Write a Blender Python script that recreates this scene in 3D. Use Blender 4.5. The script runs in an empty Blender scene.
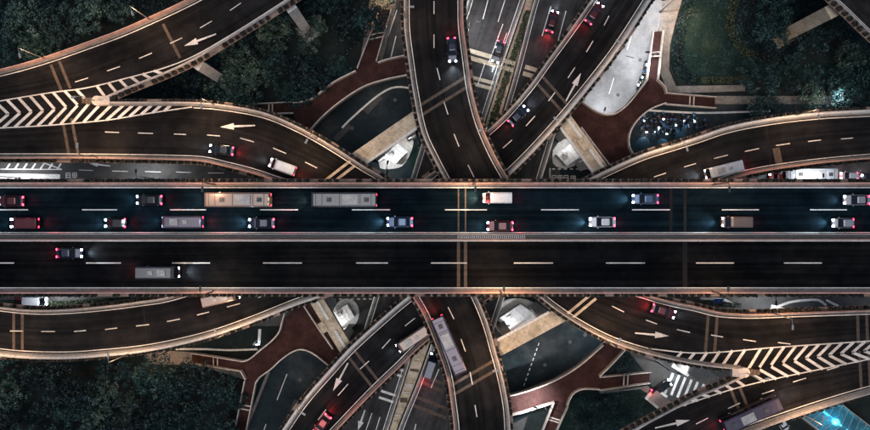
import bpy, bmesh, math, random
from mathutils import Vector, Matrix
random.seed(7)
R = math.radians
scene = bpy.context.scene
COL = scene.collection

# ------------------------------------------------------------------ camera, sky, sun, exposure
CAM_H, FPX = 152.0, 696.0          # camera height over the street, focal length in photo pixels
cam_data = bpy.data.cameras.new('camera')
cam = bpy.data.objects.new('camera', cam_data); COL.objects.link(cam)
cam.location = (0, 0, CAM_H); cam.rotation_euler = (0, 0, 0)
cam_data.sensor_fit = 'HORIZONTAL'; cam_data.sensor_width = 36
cam_data.lens = FPX / 870 * 36
cam_data.clip_end = 3000
scene.camera = cam

SUN_EL, SUN_AZ = R(78), R(200)
world = bpy.data.worlds.new('World'); scene.world = world; world.use_nodes = True
wn = world.node_tree
sky = wn.nodes.new('ShaderNodeTexSky'); sky.sky_type = 'NISHITA'; sky.sun_disc = False
sky.sun_elevation = SUN_EL; sky.sun_rotation = SUN_AZ
bg = wn.nodes['Background']; bg.inputs['Strength'].default_value = 0.026
wn.links.new(sky.outputs['Color'], bg.inputs['Color'])

sun_d = bpy.data.lights.new('sun', 'SUN'); sun_d.energy = 0.5; sun_d.angle = R(40); sun_d.color = (1.0, 0.97, 0.95)
sun = bpy.data.objects.new('sun', sun_d); COL.objects.link(sun)
sun.rotation_euler = (math.pi/2 - SUN_EL, 0, math.pi - SUN_AZ)
sun.location = (0, 0, 200)

vs = scene.view_settings
vs.view_transform = 'Standard'; vs.look = 'None'; vs.exposure = 1.45; vs.gamma = 1.0; vs.use_curve_mapping = False
scene.cycles.use_denoising = True
scene.cycles.max_bounces = 5; scene.cycles.diffuse_bounces = 2; scene.cycles.glossy_bounces = 3
scene.cycles.use_light_tree = True
scene.cycles.sample_clamp_indirect = 4.0

# ------------------------------------------------------------------ pixel -> place
def P(px, py, z=0.0):
    k = (CAM_H - z) / FPX
    return Vector(((px - 435) * k, -(py - 215) * k, z))
def S(z): return (CAM_H - z) / FPX      # metres per photo pixel at height z

# ------------------------------------------------------------------ materials
MATS = {}
def nodes_of(m):
    m.use_nodes = True
    nt = m.node_tree
    return nt, nt.nodes['Principled BSDF']
def ramp(nt, fac, stops):
    r = nt.nodes.new('ShaderNodeValToRGB')
    e = r.color_ramp.elements
    while len(e) < len(stops): e.new(0.5)
    for i, (p, c) in enumerate(stops):
        e[i].position = p; e[i].color = (*c, 1)
    nt.links.new(fac, r.inputs['Fac'])
    return r
def noise(nt, scale, detail=5, rough=0.6, coord='Object', stretch=None):
    tc = nt.nodes.new('ShaderNodeTexCoord')
    n = nt.nodes.new('ShaderNodeTexNoise'); n.inputs['Scale'].default_value = scale
    n.inputs['Detail'].default_value = detail; n.inputs['Roughness'].default_value = rough
    src = tc.outputs[coord]
    if stretch:
        mp = nt.nodes.new('ShaderNodeMapping'); mp.inputs['Scale'].default_value = stretch
        nt.links.new(src, mp.inputs['Vector']); src = mp.outputs['Vector']
    nt.links.new(src, n.inputs['Vector'])
    return n.outputs['Fac']
def mixc(nt, a, b, fac, mode='MIX'):
    m = nt.nodes.new('ShaderNodeMix'); m.data_type = 'RGBA'; m.blend_type = mode
    if isinstance(fac, float): m.inputs['Factor'].default_value = fac
    else: nt.links.new(fac, m.inputs['Factor'])
    for s, v in (('A', a), ('B', b)):
        i = [x for x in m.inputs if x.name == s and x.type == 'RGBA'][0]
        if isinstance(v, tuple): i.default_value = (*v, 1)
        else: nt.links.new(v, i)
    return [o for o in m.outputs if o.type == 'RGBA'][0]
def mat_noise(name, c1, c2, scale=1.0, rough=0.8, spec=0.3, bump=0.0, c3=None, metallic=0.0, coord='Object'):
    if name in MATS: return MATS[name]
    m = bpy.data.materials.new(name); nt, b = nodes_of(m)
    f = noise(nt, scale, 6, 0.65, coord)
    st = [(0.3, c1), (0.7, c2)]
    if c3: st = [(0.28, c1), (0.5, c2), (0.72, c3)]
    r = ramp(nt, f, st)
    g2 = ramp(nt, noise(nt, scale*4.3, 5, 0.7, coord), [(0.32, (0.62, 0.62, 0.63)), (0.62, (1.12, 1.12, 1.1))])
    nt.links.new(mixc(nt, r.outputs['Color'], g2.outputs['Color'], 0.8, 'MULTIPLY'), b.inputs['Base Color'])
    b.inputs['Roughness'].default_value = rough; b.inputs['Specular IOR Level'].default_value = spec
    b.inputs['Metallic'].default_value = metallic
    if bump:
        bp = nt.nodes.new('ShaderNodeBump'); bp.inputs['Strength'].default_value = bump
        nt.links.new(noise(nt, scale * 6, 4), bp.inputs['Height']); nt.links.new(bp.outputs['Normal'], b.inputs['Normal'])
    MATS[name] = m
    return m
def mat_road(name, c_dark, c_light, rough=0.75, track=0.5, spec=0.08):
    """asphalt on a ribbon: uv.x runs along in metres, uv.y across; tyre tracks, streaks and patches"""
    m = bpy.data.materials.new(name); nt, b = nodes_of(m)
    big = noise(nt, 0.09, 5, 0.6)
    base = ramp(nt, big, [(0.34, c_dark), (0.66, c_light)]).outputs['Color']
    mid = noise(nt, 0.42, 5, 0.7)
    base = mixc(nt, base, ramp(nt, mid, [(0.36, (0.66, 0.66, 0.66)), (0.5, (1, 1, 1)), (0.66, (1.4, 1.38, 1.34))]).outputs['Color'], 0.8, 'MULTIPLY')
    streak = noise(nt, 1.0, 4, 0.6, 'UV', (0.03, 5.0, 1))
    base = mixc(nt, base, ramp(nt, streak, [(0.35, (0.62, 0.62, 0.64)), (0.7, (1.25, 1.22, 1.2))]).outputs['Color'], track, 'MULTIPLY')
    oil = noise(nt, 1.0, 3, 0.5, 'UV', (0.012, 11.0, 1))
    base = mixc(nt, base, ramp(nt, oil, [(0.40, (0.55, 0.55, 0.56)), (0.56, (1.08, 1.08, 1.08))]).outputs['Color'], track, 'MULTIPLY')
    grain = noise(nt, 4.0, 3, 0.7)
    base = mixc(nt, base, ramp(nt, grain, [(0.3, (0.8, 0.8, 0.8)), (0.7, (1.2, 1.2, 1.2))]).outputs['Color'], 0.6, 'MULTIPLY')
    nt.links.new(base, b.inputs['Base Color'])
    rr = ramp(nt, streak, [(0.3, (rough - .15,) * 3), (0.7, (rough + .1,) * 3)])
    nt.links.new(rr.outputs['Color'], b.inputs['Roughness'])
    b.inputs['Specular IOR Level'].default_value = spec
    MATS[name] = m
    return m
def mat_paint(name, col, worn, amount=0.45):
    m = bpy.data.materials.new(name); nt, b = nodes_of(m)
    f = noise(nt, 2.2, 6, 0.75)
    r = ramp(nt, f, [(amount - 0.1, worn), (amount + 0.08, col)])
    r2 = ramp(nt, noise(nt, 0.25, 4, 0.6), [(0.3, (0.62, 0.60, 0.58)), (0.62, (1, 1, 1))])
    nt.links.new(mixc(nt, r.outputs['Color'], r2.outputs['Color'], 1.0, 'MULTIPLY'), b.inputs['Base Color']); b.inputs['Roughness'].default_value = 0.7
    MATS[name] = m
    return m
def mat_emit(name, col, strength):
    m = bpy.data.materials.new(name); nt, b = nodes_of(m)
    b.inputs['Base Color'].default_value = (*col, 1)
    b.inputs['Emission Color'].default_value = (*col, 1); b.inputs['Emission Strength'].default_value = strength
    MATS[name] = m
    return m
def mat_car(name, col, rough=0.3, metallic=0.3):
    m = bpy.data.materials.new(name); nt, b = nodes_of(m)
    f = noise(nt, 1.3, 4)
    r = ramp(nt, f, [(0.3, tuple(c * .82 for c in col)), (0.7, col)])
    nt.links.new(r.outputs['Color'], b.inputs['Base Color'])
    b.inputs['Roughness'].default_value = rough; b.inputs['Metallic'].default_value = metallic
    b.inputs['Coat Weight'].default_value = 0.4; b.inputs['Coat Roughness'].default_value = 0.1
    MATS[name] = m
    return m
def mat_foliage(name, dark, mid, light, scale=0.5):
    m = bpy.data.materials.new(name); nt, b = nodes_of(m)
    f = noise(nt, scale, 4, 0.6)
    r = ramp(nt, f, [(0.3, dark), (0.55, mid), (0.78, light)])
    oi = nt.nodes.new('ShaderNodeObjectInfo')
    rr = ramp(nt, oi.outputs['Random'], [(0.0, (0.30, 0.36, 0.40)), (0.5, (.85, .92, .95)), (1.0, (1.6, 1.5, 1.3))])
    c = mixc(nt, r.outputs['Color'], rr.outputs['Color'], 1.0, 'MULTIPLY')
    nt.links.new(c, b.inputs['Base Color'])
    b.inputs['Roughness'].default_value = 0.55; b.inputs['Specular IOR Level'].default_value = 0.4
    MATS[name] = m
    return m

mat_road('asphalt_deck_sheen', (0.0024, 0.0075, 0.0118), (0.0065, 0.0150, 0.0205), 0.8, 0.85, 0.012)  # blue-teal light sheen of the upper carriageway is put into this colour
mat_road('asphalt_deck_south', (0.0040, 0.0050, 0.0064), (0.0130, 0.0128, 0.0130), 0.8, 0.9, 0.012)
mat_road('asphalt_ramp', (0.0085, 0.0086, 0.0092), (0.0235, 0.0215, 0.0208), 0.8, 0.85, 0.04)
mat_road('asphalt_link', (0.0078, 0.0088, 0.0105), (0.0220, 0.0212, 0.0216), 0.8, 0.85, 0.04)
mat_noise('asphalt_teal_cast', (0.007, 0.018, 0.024), (0.018, 0.028, 0.033), 0.09, 0.8, 0.1, 0.1, (0.065, 0.070, 0.072))  # teal light cast on the ground is painted into this asphalt
mat_noise('shelf_tan', (0.15, 0.10, 0.08), (0.36, 0.26, 0.21), 0.9, 0.85)
mat_road('asphalt_low', (0.036, 0.035, 0.036), (0.064, 0.060, 0.059), 0.8, 0.55)
mat_noise('asphalt_lit_pale', (0.15, 0.15, 0.155), (0.25, 0.25, 0.255), 0.11, 0.8, 0.3, 0.1)  # paler asphalt: white lamp light on the service road put into the colour
mat_noise('asphalt_street', (0.035, 0.037, 0.039), (0.062, 0.061, 0.06), 0.12, 0.8, 0.3, 0.1, (0.10, 0.095, 0.09))
mat_noise('ground_soil', (0.012, 0.017, 0.017), (0.022, 0.030, 0.028), 0.2, 0.95, 0.1)
mat_noise('lawn', (0.004, 0.014, 0.013), (0.011, 0.026, 0.021), 0.12, 0.95, 0.1, 0.4, (0.036, 0.048, 0.030))
mat_noise('paving', (0.13, 0.12, 0.11), (0.26, 0.235, 0.21), 0.7, 0.85, 0.3, 0.1)
mat_noise('concrete', (0.42, 0.36, 0.32), (0.68, 0.61, 0.55), 0.8, 0.8, 0.3, 0.15)
mat_noise('concrete_rose_lit', (0.44, 0.25, 0.20), (0.72, 0.45, 0.36), 0.7, 0.8, 0.3, 0.15)  # warm lamp light on the parapets is put into this rose tone
mat_noise('concrete_tan', (0.30, 0.235, 0.16), (0.54, 0.45, 0.33), 0.55, 0.85, 0.3, 0.2, (0.68, 0.60, 0.48))
mat_noise('concrete_white', (0.60, 0.58, 0.55), (0.78, 0.76, 0.72), 0.5, 0.7, 0.3)
mat_noise('concrete_dark', (0.12, 0.115, 0.11), (0.22, 0.21, 0.20), 0.5, 0.85, 0.3)
mat_noise('rail_metal', (0.42, 0.40, 0.39), (0.58, 0.56, 0.54), 1.2, 0.5, 0.4, 0, None, 0.2)
mat_noise('joint_tan', (0.055, 0.038, 0.029), (0.125, 0.090, 0.068), 1.5, 0.8)
mat_noise('joint_dark', (0.0015, 0.0015, 0.002), (0.004, 0.004, 0.004), 1.5, 0.8)
mat_noise('red_surface', (0.022, 0.0095, 0.0085), (0.040, 0.0175, 0.0155), 0.35, 0.8, 0.12, 0.1, (0.066, 0.030, 0.026))
mat_noise('planter_clay', (0.05, 0.032, 0.024), (0.10, 0.066, 0.05), 2.0, 0.85)
mat_noise('pole_grey', (0.30, 0.29, 0.28), (0.42, 0.41, 0.40), 1.0, 0.5, 0.4, 0, None, 0.3)
mat_noise('pole_dark', (0.02, 0.022, 0.025), (0.045, 0.045, 0.05), 1.0, 0.5, 0.4)
mat_noise('bark', (0.03, 0.025, 0.02), (0.07, 0.055, 0.04), 2.0, 0.9)
mat_noise('tyre', (0.008, 0.008, 0.008), (0.016, 0.016, 0.016), 3, 0.85)
mat_noise('car_glass', (0.004, 0.006, 0.008), (0.010, 0.013, 0.016), 0.7, 0.08, 0.6)
mat_noise('roof_white', (0.55, 0.55, 0.54), (0.74, 0.74, 0.73), 0.6, 0.55)
mat_noise('steel_dark', (0.05, 0.05, 0.055), (0.10, 0.10, 0.105), 1.0, 0.5)
mat_noise('sign_blue', (0.012, 0.07, 0.28), (0.018, 0.09, 0.34), 1.0, 0.5)
mat_paint('paint_warm', (0.80, 0.74, 0.67), (0.34, 0.30, 0.26), 0.40)
mat_paint('paint_white', (0.80, 0.79, 0.77), (0.33, 0.32, 0.31), 0.40)
mat_foliage('leaves_dark', (0.003, 0.013, 0.017), (0.014, 0.045, 0.049), (0.100, 0.175, 0.162), .4)
mat_foliage('leaves_lit', (0.008, 0.030, 0.030), (0.070, 0.122, 0.100), (0.32, 0.38, 0.28), .45)  # lit copy of the leaves: nearby lamp light put into the colour
mat_foliage('shrub', (0.004, 0.007, 0.005), (0.009, 0.014, 0.009), (0.07, 0.03, 0.018), 1.5)
mat_foliage('hedge_leaves', (0.016, 0.026, 0.016), (0.040, 0.052, 0.030), (0.11, 0.11, 0.055), 0.8)
mat_emit('headlight_cool', (0.72, 0.87, 1.0), 22)
mat_emit('headlight_warm', (1.0, 0.86, 0.62), 22)
mat_emit('taillight_red', (1.0, 0.02, 0.05), 9)
mat_emit('lamp_warm', (1.0, 0.72, 0.42), 25)
mat_emit('lamp_white', (0.95, 0.97, 1.0), 25)
mat_emit('lamp_teal', (0.15, 0.75, 0.95), 10)
M = MATS

# ------------------------------------------------------------------ mesh helpers
class MB:
    def __init__(s): s.v = []; s.f = []; s.uv = {}; s.mi = []
    def quad(s, a, b, c, d, uv=None, mi=0):
        n = len(s.v); s.v += [tuple(a), tuple(b), tuple(c), tuple(d)]; s.f.append((n, n+1, n+2, n+3)); s.mi.append(mi)
        if uv: s.uv[len(s.f)-1] = uv
    def poly(s, pts, mi=0):
        n = len(s.v); s.v += [tuple(p) for p in pts]; s.f.append(tuple(range(n, n+len(pts)))); s.mi.append(mi)
    def prism(s, pts, z0, z1, mi=0, bottom=True):
        """closed solid over a plan polygon (anticlockwise from above)"""
        pts = [Vector((p[0], p[1])) for p in pts]
        a = sum(pts[i].x * pts[(i+1) % len(pts)].y - pts[(i+1) % len(pts)].x * pts[i].y for i in range(len(pts)))
        if a < 0: pts = pts[::-1]
        n = len(s.v); k = len(pts)
        s.v += [(p.x, p.y, z0) for p in pts] + [(p.x, p.y, z1) for p in pts]
        for i in range(k):
            j = (i+1) % k
            s.f.append((n+i, n+j, n+k+j, n+k+i)); s.mi.append(mi)
        s.f.append(tuple(range(n+k, n+2*k))); s.mi.append(mi)
        if bottom: s.f.append(tuple(range(n+k-1, n-1, -1))); s.mi.append(mi)
    def box(s, c, half, rot=0.0, mi=0):
        cs, sn = math.cos(rot), math.sin(rot)
        pts = []
        for dx, dy in ((-1,-1),(1,-1),(1,1),(-1,1)):
            x, y = dx*half[0], dy*half[1]
            pts.append((c[0]+x*cs-y*sn, c[1]+x*sn+y*cs))
        s.prism(pts, c[2]-half[2], c[2]+half[2], mi)
    def tube(s, pts, rad, n=8, mi=0):
        pts = [Vector(p) for p in pts]
        rings = []
        for i, p in enumerate(pts):
            d = (pts[min(i+1, len(pts)-1)] - pts[max(i-1, 0)]).normalized()
            u = d.cross(Vector((0, 0, 1)))
            if u.length < 1e-3: u = Vector((1, 0, 0))
            u.normalize(); w = d.cross(u)
            r = rad[i] if isinstance(rad, (list, tuple)) else rad
            b = len(s.v)
            for k in range(n):
                a = 2*math.pi*k/n
                s.v.append(tuple(p + u*math.cos(a)*r + w*math.sin(a)*r))
            rings.append(b)
        for i in range(len(rings)-1):
            for k in range(n):
                s.f.append((rings[i]+k, rings[i]+(k+1) % n, rings[i+1]+(k+1) % n, rings[i+1]+k)); s.mi.append(mi)
        s.f.append(tuple(rings[0]+k for k in range(n-1, -1, -1))); s.mi.append(mi)
        s.f.append(tuple(rings[-1]+k for k in range(n))); s.mi.append(mi)
    def sweep(s, path, section, inward, caps=True, mi=0):
        """section: closed list of (offset towards 'inward', z) swept along a 3D path"""
        k = len(section); base = len(s.v); N = len(path)
        for i, p in enumerate(path):
            n = inward[i]
            for o, z in section: s.v.append((p.x + n.x*o, p.y + n.y*o, p.z + z))
        for i in range(N-1):
            for j in range(k):
                a = base + i*k + j; b = base + i*k + (j+1) % k
                s.f.append((a, b, b+k, a+k)); s.mi.append(mi)
        if caps:
            s.f.append(tuple(base + j for j in range(k-1, -1, -1))); s.mi.append(mi)
            s.f.append(tuple(base + (N-1)*k + j for j in range(k))); s.mi.append(mi)
    def mesh(s, name, mats, smooth=False):
        me = bpy.data.meshes.new(name); me.from_pydata(s.v, [], s.f)
        for m in (mats if isinstance(mats, (list, tuple)) else [mats]): me.materials.append(m)
        if s.uv:
            l = me.uv_layers.new(name='UVMap')
            for fi, uv in s.uv.items():
                for li, q in zip(me.polygons[fi].loop_indices, uv): l.data[li].uv = q
        for p, mi in zip(me.polygons, s.mi):
            p.material_index = mi; p.use_smooth = smooth
        bm = bmesh.new(); bm.from_mesh(me); bmesh.ops.recalc_face_normals(bm, faces=bm.faces); bm.to_mesh(me); bm.free()
        return me
    def build(s, name, mats, parent=None, smooth=False, me=None):
        o = bpy.data.objects.new(name, s.mesh(name, mats, smooth)); COL.objects.link(o)
        if parent: attach(o, parent)
        return o
def attach(o, parent):
    o.parent = parent
    o.matrix_parent_inverse = Matrix.Translation(parent.location).inverted() if parent.type == 'EMPTY' and not parent.get('local') else Matrix.Identity(4)
def tag(o, label=None, cat=None, group=None, kind=None):
    if label: o['label'] = label
    if cat: o['category'] = cat
    if group: o['group'] = group
    if kind: o['kind'] = kind
    return o
def thing(name, label, cat, loc=(0, 0, 0), group=None, local=False):
    o = bpy.data.objects.new(name, None); COL.objects.link(o); o.location = loc
    o.empty_display_size = 0.5
    if local: o['local'] = 1
    return tag(o, label, cat, group)
def catmull(pts, step=1.2):
    pts = [Vector(p) for p in pts]
    ext = [pts[0]*2 - pts[1]] + pts + [pts[-1]*2 - pts[-2]]
    out = []
    for i in range(1, len(ext)-2):
        p0, p1, p2, p3 = ext[i-1:i+3]
        a, b, c = max((p1-p0).length, 1e-4)**.5, max((p2-p1).length, 1e-4)**.5, max((p3-p2).length, 1e-4)**.5
        n = max(2, int((p2-p1).length/step))
        for k in range(n):
            t = k/n
            m1 = (p2-p1) + ((p1-p0)/a - (p2-p0)/(a+b))*b
            m2 = (p2-p1) + ((p3-p2)/c - (p3-p1)/(b+c))*b
            t2, t3 = t*t, t*t*t
            out.append(p1*(2*t3-3*t2+1) + m1*(t3-2*t2+t) + p2*(-2*t3+3*t2) + m2*(t3-t2))
    out.append(pts[-1])
    return out
def resample(path, n):
    d = [0]
    for a, b in zip(path, path[1:]): d.append(d[-1] + (b-a).length)
    out = []; j = 0
    for i in range(n):
        t = d[-1]*i/(n-1)
        while j < len(d)-2 and d[j+1] < t: j += 1
        u = (t-d[j])/max(d[j+1]-d[j], 1e-6)
        out.append(path[j].lerp(path[j+1], min(max(u, 0), 1)))
    return out
def plen(path): return sum((b-a).length for a, b in zip(path, path[1:]))
def px_path(pts, z, step=1.2): return catmull([P(x, y, z) for x, y in pts], step)
def normals(path, toward):
    """unit normals on the side of the reference path 'toward'"""
    out = []
    for i, p in enumerate(path):
        d = path[min(i+1, len(path)-1)] - path[max(i-1, 0)]
        n = Vector((-d.y, d.x, 0)).normalized()
        q = min(toward, key=lambda w: (w-p).length_squared)
        if n.dot(q-p) < 0: n = -n
        out.append(n)
    # keep one side all along
    s = sum(1 if out[i].dot(Vector((-(path[min(i+1,len(path)-1)]-path[max(i-1,0)]).y, (path[min(i+1,len(path)-1)]-path[max(i-1,0)]).x, 0))) > 0 else -1 for i in range(len(path)))
    res = []
    for i, p in enumerate(path):
        d = path[min(i+1, len(path)-1)] - path[max(i-1, 0)]
        n = Vector((-d.y, d.x, 0)).normalized()
        res.append(n if s > 0 else -n)
    return res
def shift(path, nrm, o, dz=0): return [Vector((p.x+n.x*o, p.y+n.y*o, p.z+dz)) for p, n in zip(path, nrm)]

# ------------------------------------------------------------------ viaduct kit
def make_planter_meshes():
    out = []
    for v in range(4):
        rnd = random.Random(50+v); b = MB()
        b.prism([(-.43, -.24), (.43, -.24), (.43, .24), (-.43, .24)], -.75, .12, 0)
        for k in range(5):
            cx, cy, r = rnd.uniform(-.28, .28), rnd.uniform(-.13, .13), rnd.uniform(.2, .32)
            bm = bmesh.new(); bmesh.ops.create_icosphere(bm, subdivisions=1, radius=r)
            base = len(b.v)
            for q in bm.verts:
                f = rnd.uniform(.7, 1.25); b.v.append((cx+q.co.x*f, cy+q.co.y*f, .16+q.co.z*f))
            for fc in bm.faces: b.f.append(tuple(base+q.index for q in fc.verts)); b.mi.append(1)
            bm.free()
        out.append(b.mesh('planter_box', [M['planter_clay'], M['shrub']]))
    return out
PLANTERS = make_planter_meshes()
def planters(path, nrm, parent, z, spacing=1.32, out=0.34):
    sh = MB(); sh.sweep(path, [(-.003, -.42), (-.003, -.28), (-.66, -.28), (-.66, -.42)], nrm); sh.build('planter_shelf', M['shelf_tan'], parent)
    L = plen(path); n = int(L/spacing)
    pts = resample(path, n+1)
    nr = [min(zip(path, nrm), key=lambda w: (w[0]-p).length_squared)[1] for p in pts]
    for i, (p, q) in enumerate(zip(pts, nr)):
        if abs(p.x) > 92 or abs(p.y) > 47: continue
        if random.random() < .09: continue
        o = bpy.data.objects.new('planter_box', random.choice(PLANTERS)); COL.objects.link(o)
        o.parent = parent; o.matrix_parent_inverse = Matrix.Translation(parent.location).inverted()
        o.location = (p.x - q.x*out, p.y - q.y*out, z + random.uniform(-.05, .05))
        o.rotation_euler = (0, 0, math.atan2(q.x, -q.y) + random.uniform(-.05, .05) + (math.pi if random.random() < .5 else 0))
        s_ = random.uniform(.85, 1.1); o.scale = (s_, s_, s_)
PAR_H = 0.95
def parapet(path, nrm, parent, mat='concrete', rail=True, line='paint_warm', wide=0.36, line_off=0.52, line_x=None):
    b = MB()
    b.sweep(path, [(0, -.5), (0, PAR_H), (wide*.62, PAR_H), (wide, .35), (wide, -.02)], nrm)
    o = b.build('parapet', M[mat], parent)
    if rail:
        r = MB()
        r.sweep(path, [(.10, PAR_H+.25), (.10, PAR_H+.35), (.22, PAR_H+.35), (.22, PAR_H+.25)], nrm)
        step = 3
        for i in range(0, len(path), step):
            p, n = path[i], nrm[i]
            r.box((p.x+n.x*.16, p.y+n.y*.16, p.z+PAR_H+.125), (.04, .04, .135), math.atan2(n.y, n.x))
        r.build('handrail', M['rail_metal' if mat == 'concrete_white' else mat], parent)
    k = MB()
    k.sweep(path, [(wide+.002, 0.0), (wide+.002, .16), (wide+.30, .13), (wide+.32, 0.0)], nrm)
    k.build('kerb', M['concrete_dark'], parent)
    if line:
        e = MB(); q0 = shift(path, nrm, wide+line_off, .016); q1 = shift(path, nrm, wide+line_off+.16, .016)
        for i in range(len(path)-1):
            if line_x and not (P(line_x[0], 0, path[i].z).x < path[i].x < P(line_x[1], 0, path[i].z).x): continue
            e.quad(q0[i], q0[i+1], q1[i+1], q1[i])
        e.build('edge_line', M[line], parent)
def ribbon(Lp, Rp, parent, mat, name='road_surface', n=None):
    n = n or max(12, int(max(plen(Lp), plen(Rp))/1.6))
    a, c = resample(Lp, n), resample(Rp, n)
    b = MB(); u = 0; ns = 6
    for i in range(n-1):
        du = (a[i+1]-a[i]).length
        for j in range(ns):
            t0, t1 = j/ns, (j+1)/ns
            b.quad(a[i].lerp(c[i], t0), a[i].lerp(c[i], t1), a[i+1].lerp(c[i+1], t1), a[i+1].lerp(c[i+1], t0),
                   [(u, t0), (u, t1), (u+du, t1), (u+du, t0)])
        u += du
    b.build(name, M[mat], parent)
    return a, c
def girder(a, c, parent, depth=1.7, inset=.22):
    g = MB(); sec = []
    n = len(a)
    for i in range(n):
        w = c[i]-a[i]
        pts = [a[i], c[i], a[i]+w*(1-.05)+Vector((0,0,-.5)), a[i]+w*(1-inset)+Vector((0,0,-depth)), a[i]+w*inset+Vector((0,0,-depth)), a[i]+w*.05+Vector((0,0,-.5))]
        pts[0] = pts[0]+Vector((0,0,-.02)); pts[1] = pts[1]+Vector((0,0,-.02))
        g.v += [tuple(p) for p in pts]
    for i in range(n-1):
        for j in range(6):
            q = i*6; g.f.append((q+j, q+(j+1) % 6, q+6+(j+1) % 6, q+6+j)); g.mi.append(0)
    g.f.append(tuple(range(6))); g.mi.append(0); g.f.append(tuple((n-1)*6+j for j in range(6))); g.mi.append(0)
    g.build('girder', M['concrete_dark'], parent)
def mark_quad(p0, p1, w, z, parent, name='lane_dash', mat='paint_warm'):
    a, b_ = P(*p0, z), P(*p1, z); d = (b_-a).normalized(); n = Vector((-d.y, d.x, 0))*w/2
    m = MB(); m.quad(a-n, b_-n, b_+n, a+n)
    return m.build(name, M[mat], parent)
def dashes(lst, z, parent, w=.17, mat='paint_warm'):
    for x0, y0, x1, y1 in lst: mark_quad((x0, y0), (x1, y1), w, z+.014, parent, 'lane_dash', mat)
def arrow(tip, tail, z, parent, mat='paint_warm', hw=.62, sw=.2):
    a, b_ = P(*tip, z+.016), P(*tail, z+.016); d = (b_-a).normalized(); n = Vector((-d.y, d.x, 0)); L = (b_-a).length
    h = min(L*.42, 2.6); c = a+d*h
    m = MB(); m.poly([a, c+n*hw, c+n*sw, b_+n*sw*.6, b_-n*sw*.6, c-n*sw, c-n*hw])
    m.build('arrow_marking', M[mat], parent)
def joint(p0, p1, z, parent, double=True, mat='joint_tan', w=.55, gap=.85):
    a, b_ = P(*p0, z+.009), P(*p1, z+.009); d = (b_-a).normalized(); n = Vector((-d.y, d.x, 0))
    for o in ((-gap, gap) if double else (0,)):
        m = MB(); m.quad(a+n*(o-w/2), b_+n*(o-w/2), b_+n*(o+w/2), a+n*(o+w/2))
        m.build('expansion_joint', M[mat], parent)
def pier(px, py, z, parent, w=1.1, d=1.1, mat='concrete_white', rot=None, top=None):
    c = P(px, py, z-1.5); rot = math.atan2(c.y, c.x) if rot is None else rot
    b = MB(); t = (top if top else z-1.72)
    b.box((c.x, c.y, t/2), (d, w, t/2), rot)
    b.box((c.x, c.y, .25), (d+.6, w+.6, .25), rot)
    return b.build('pier', M[mat], parent)

# ================================================================== SETTING: ground
def plate(name, pts, z, mat, thick=0.0, kind='structure', smooth=False):
    w = [P(x, y, z) for x, y in pts]
    if smooth: w = catmull(w + [w[0]], 1.5)[:-1]
    b = MB()
    if thick: b.prism(w, z-thick, z, 0, False)
    else: b.poly(w)
    me = b.mesh(name, M[mat])
    bm = bmesh.new(); bm.from_mesh(me); bmesh.ops.triangulate(bm, faces=bm.faces); bm.to_mesh(me); bm.free()
    o = bpy.data.objects.new(name, me); COL.objects.link(o)
    tag(o, kind=kind)
    return o
g = MB(); g.quad((-900, -900, -.02), (900, -900, -.02), (900, 900, -.02), (-900, 900, -.02))
tag(g.build('ground', M['ground_soil']), kind='structure')
road_ew = plate('road_east_west', [(-400, 152), (1270, 152), (1270, 326), (-400, 326)], 0.0, 'asphalt_street')
road_ns = plate('road_north_south', [(520, -360), (800, -360), (668, -10), (520, 440), (405, 790), (130, 790), (245, 440), (392, -10)], 0.006, 'asphalt_street')

Z_HI, Z_LO, Z_DECK, Z_NS, Z_FB = 22.0, 15.0, 30.0, 9.0, 6.0

# ================================================================== north-south low viaduct, two carriageways
def ns_viaduct(left, right, label, side):
    t = thing('low_viaduct', label, 'viaduct', P(*(left[2]), 0), 'parallel carriageways of the low viaduct')
    L, Rr = px_path(left, Z_NS), px_path(right, Z_NS)
    a, c = ribbon(L, Rr, t, 'asphalt_low'); girder(a, c, t, 1.4)
    for path, other, pl in ((L, Rr, side != 'L'), (Rr, L, side == 'L')):
        n = normals(path, other)
        parapet(path, n, t, 'concrete_white' if not pl else 'concrete', rail=False, line='paint_white')
    return t
west = ns_viaduct([(487, -60), (468, 0), (440, 86), (353, 364), (332, 430), (313, 490)], [(545, -60), (525, 0), (496, 86), (409, 364), (388, 430), (369, 490)],
                  'low grey carriageway with a white arrow, west of the narrow planted gap', 'L')
east = ns_viaduct([(553, -60), (534, 0), (511, 86), (424, 364), (398, 430), (379, 490)], [(611, -60), (592, 0), (569, 86), (482, 364), (456, 430), (437, 490)],
                  'low grey carriageway with red tail lights, east of the narrow planted gap', 'R')
dashes([(488, 0, 483, 19), (505, 0, 498, 22), (503, 24, 489, 62), (507, 33, 492, 72), (485, 63, 478, 84), (372, 413, 366, 430), (380, 417, 376, 430)], Z_NS, west, .16, 'paint_white')
dashes([(551, 6, 542, 36), (566, 11, 558, 41), (439, 369, 431, 388), (416, 424, 413, 436)], Z_NS, east, .18, 'paint_white')
arrow((358, 430), (365, 410), Z_NS, west, 'paint_white')
joint((462, 52), (514, 67), Z_NS, west, True, 'concrete_tan', .9, .7)
joint((470, 80), (497, 87), Z_NS, west, True, 'concrete_tan', .7, .6)
joint((524, 70), (560, 81), Z_NS, east, True, 'concrete_tan', .9, .7)
joint((380, 394), (398, 400), Z_NS, west, True, 'concrete_white', .5, .7)
joint((398, 372), (404, 374), Z_NS, west, True, 'concrete_white', .5, .6)
joint((412, 400), (448, 414), Z_NS, east, True, 'joint_tan', .7, .9)
joint((421, 378), (444, 388), Z_NS, east, True, 'joint_tan', .7, .7)
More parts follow.
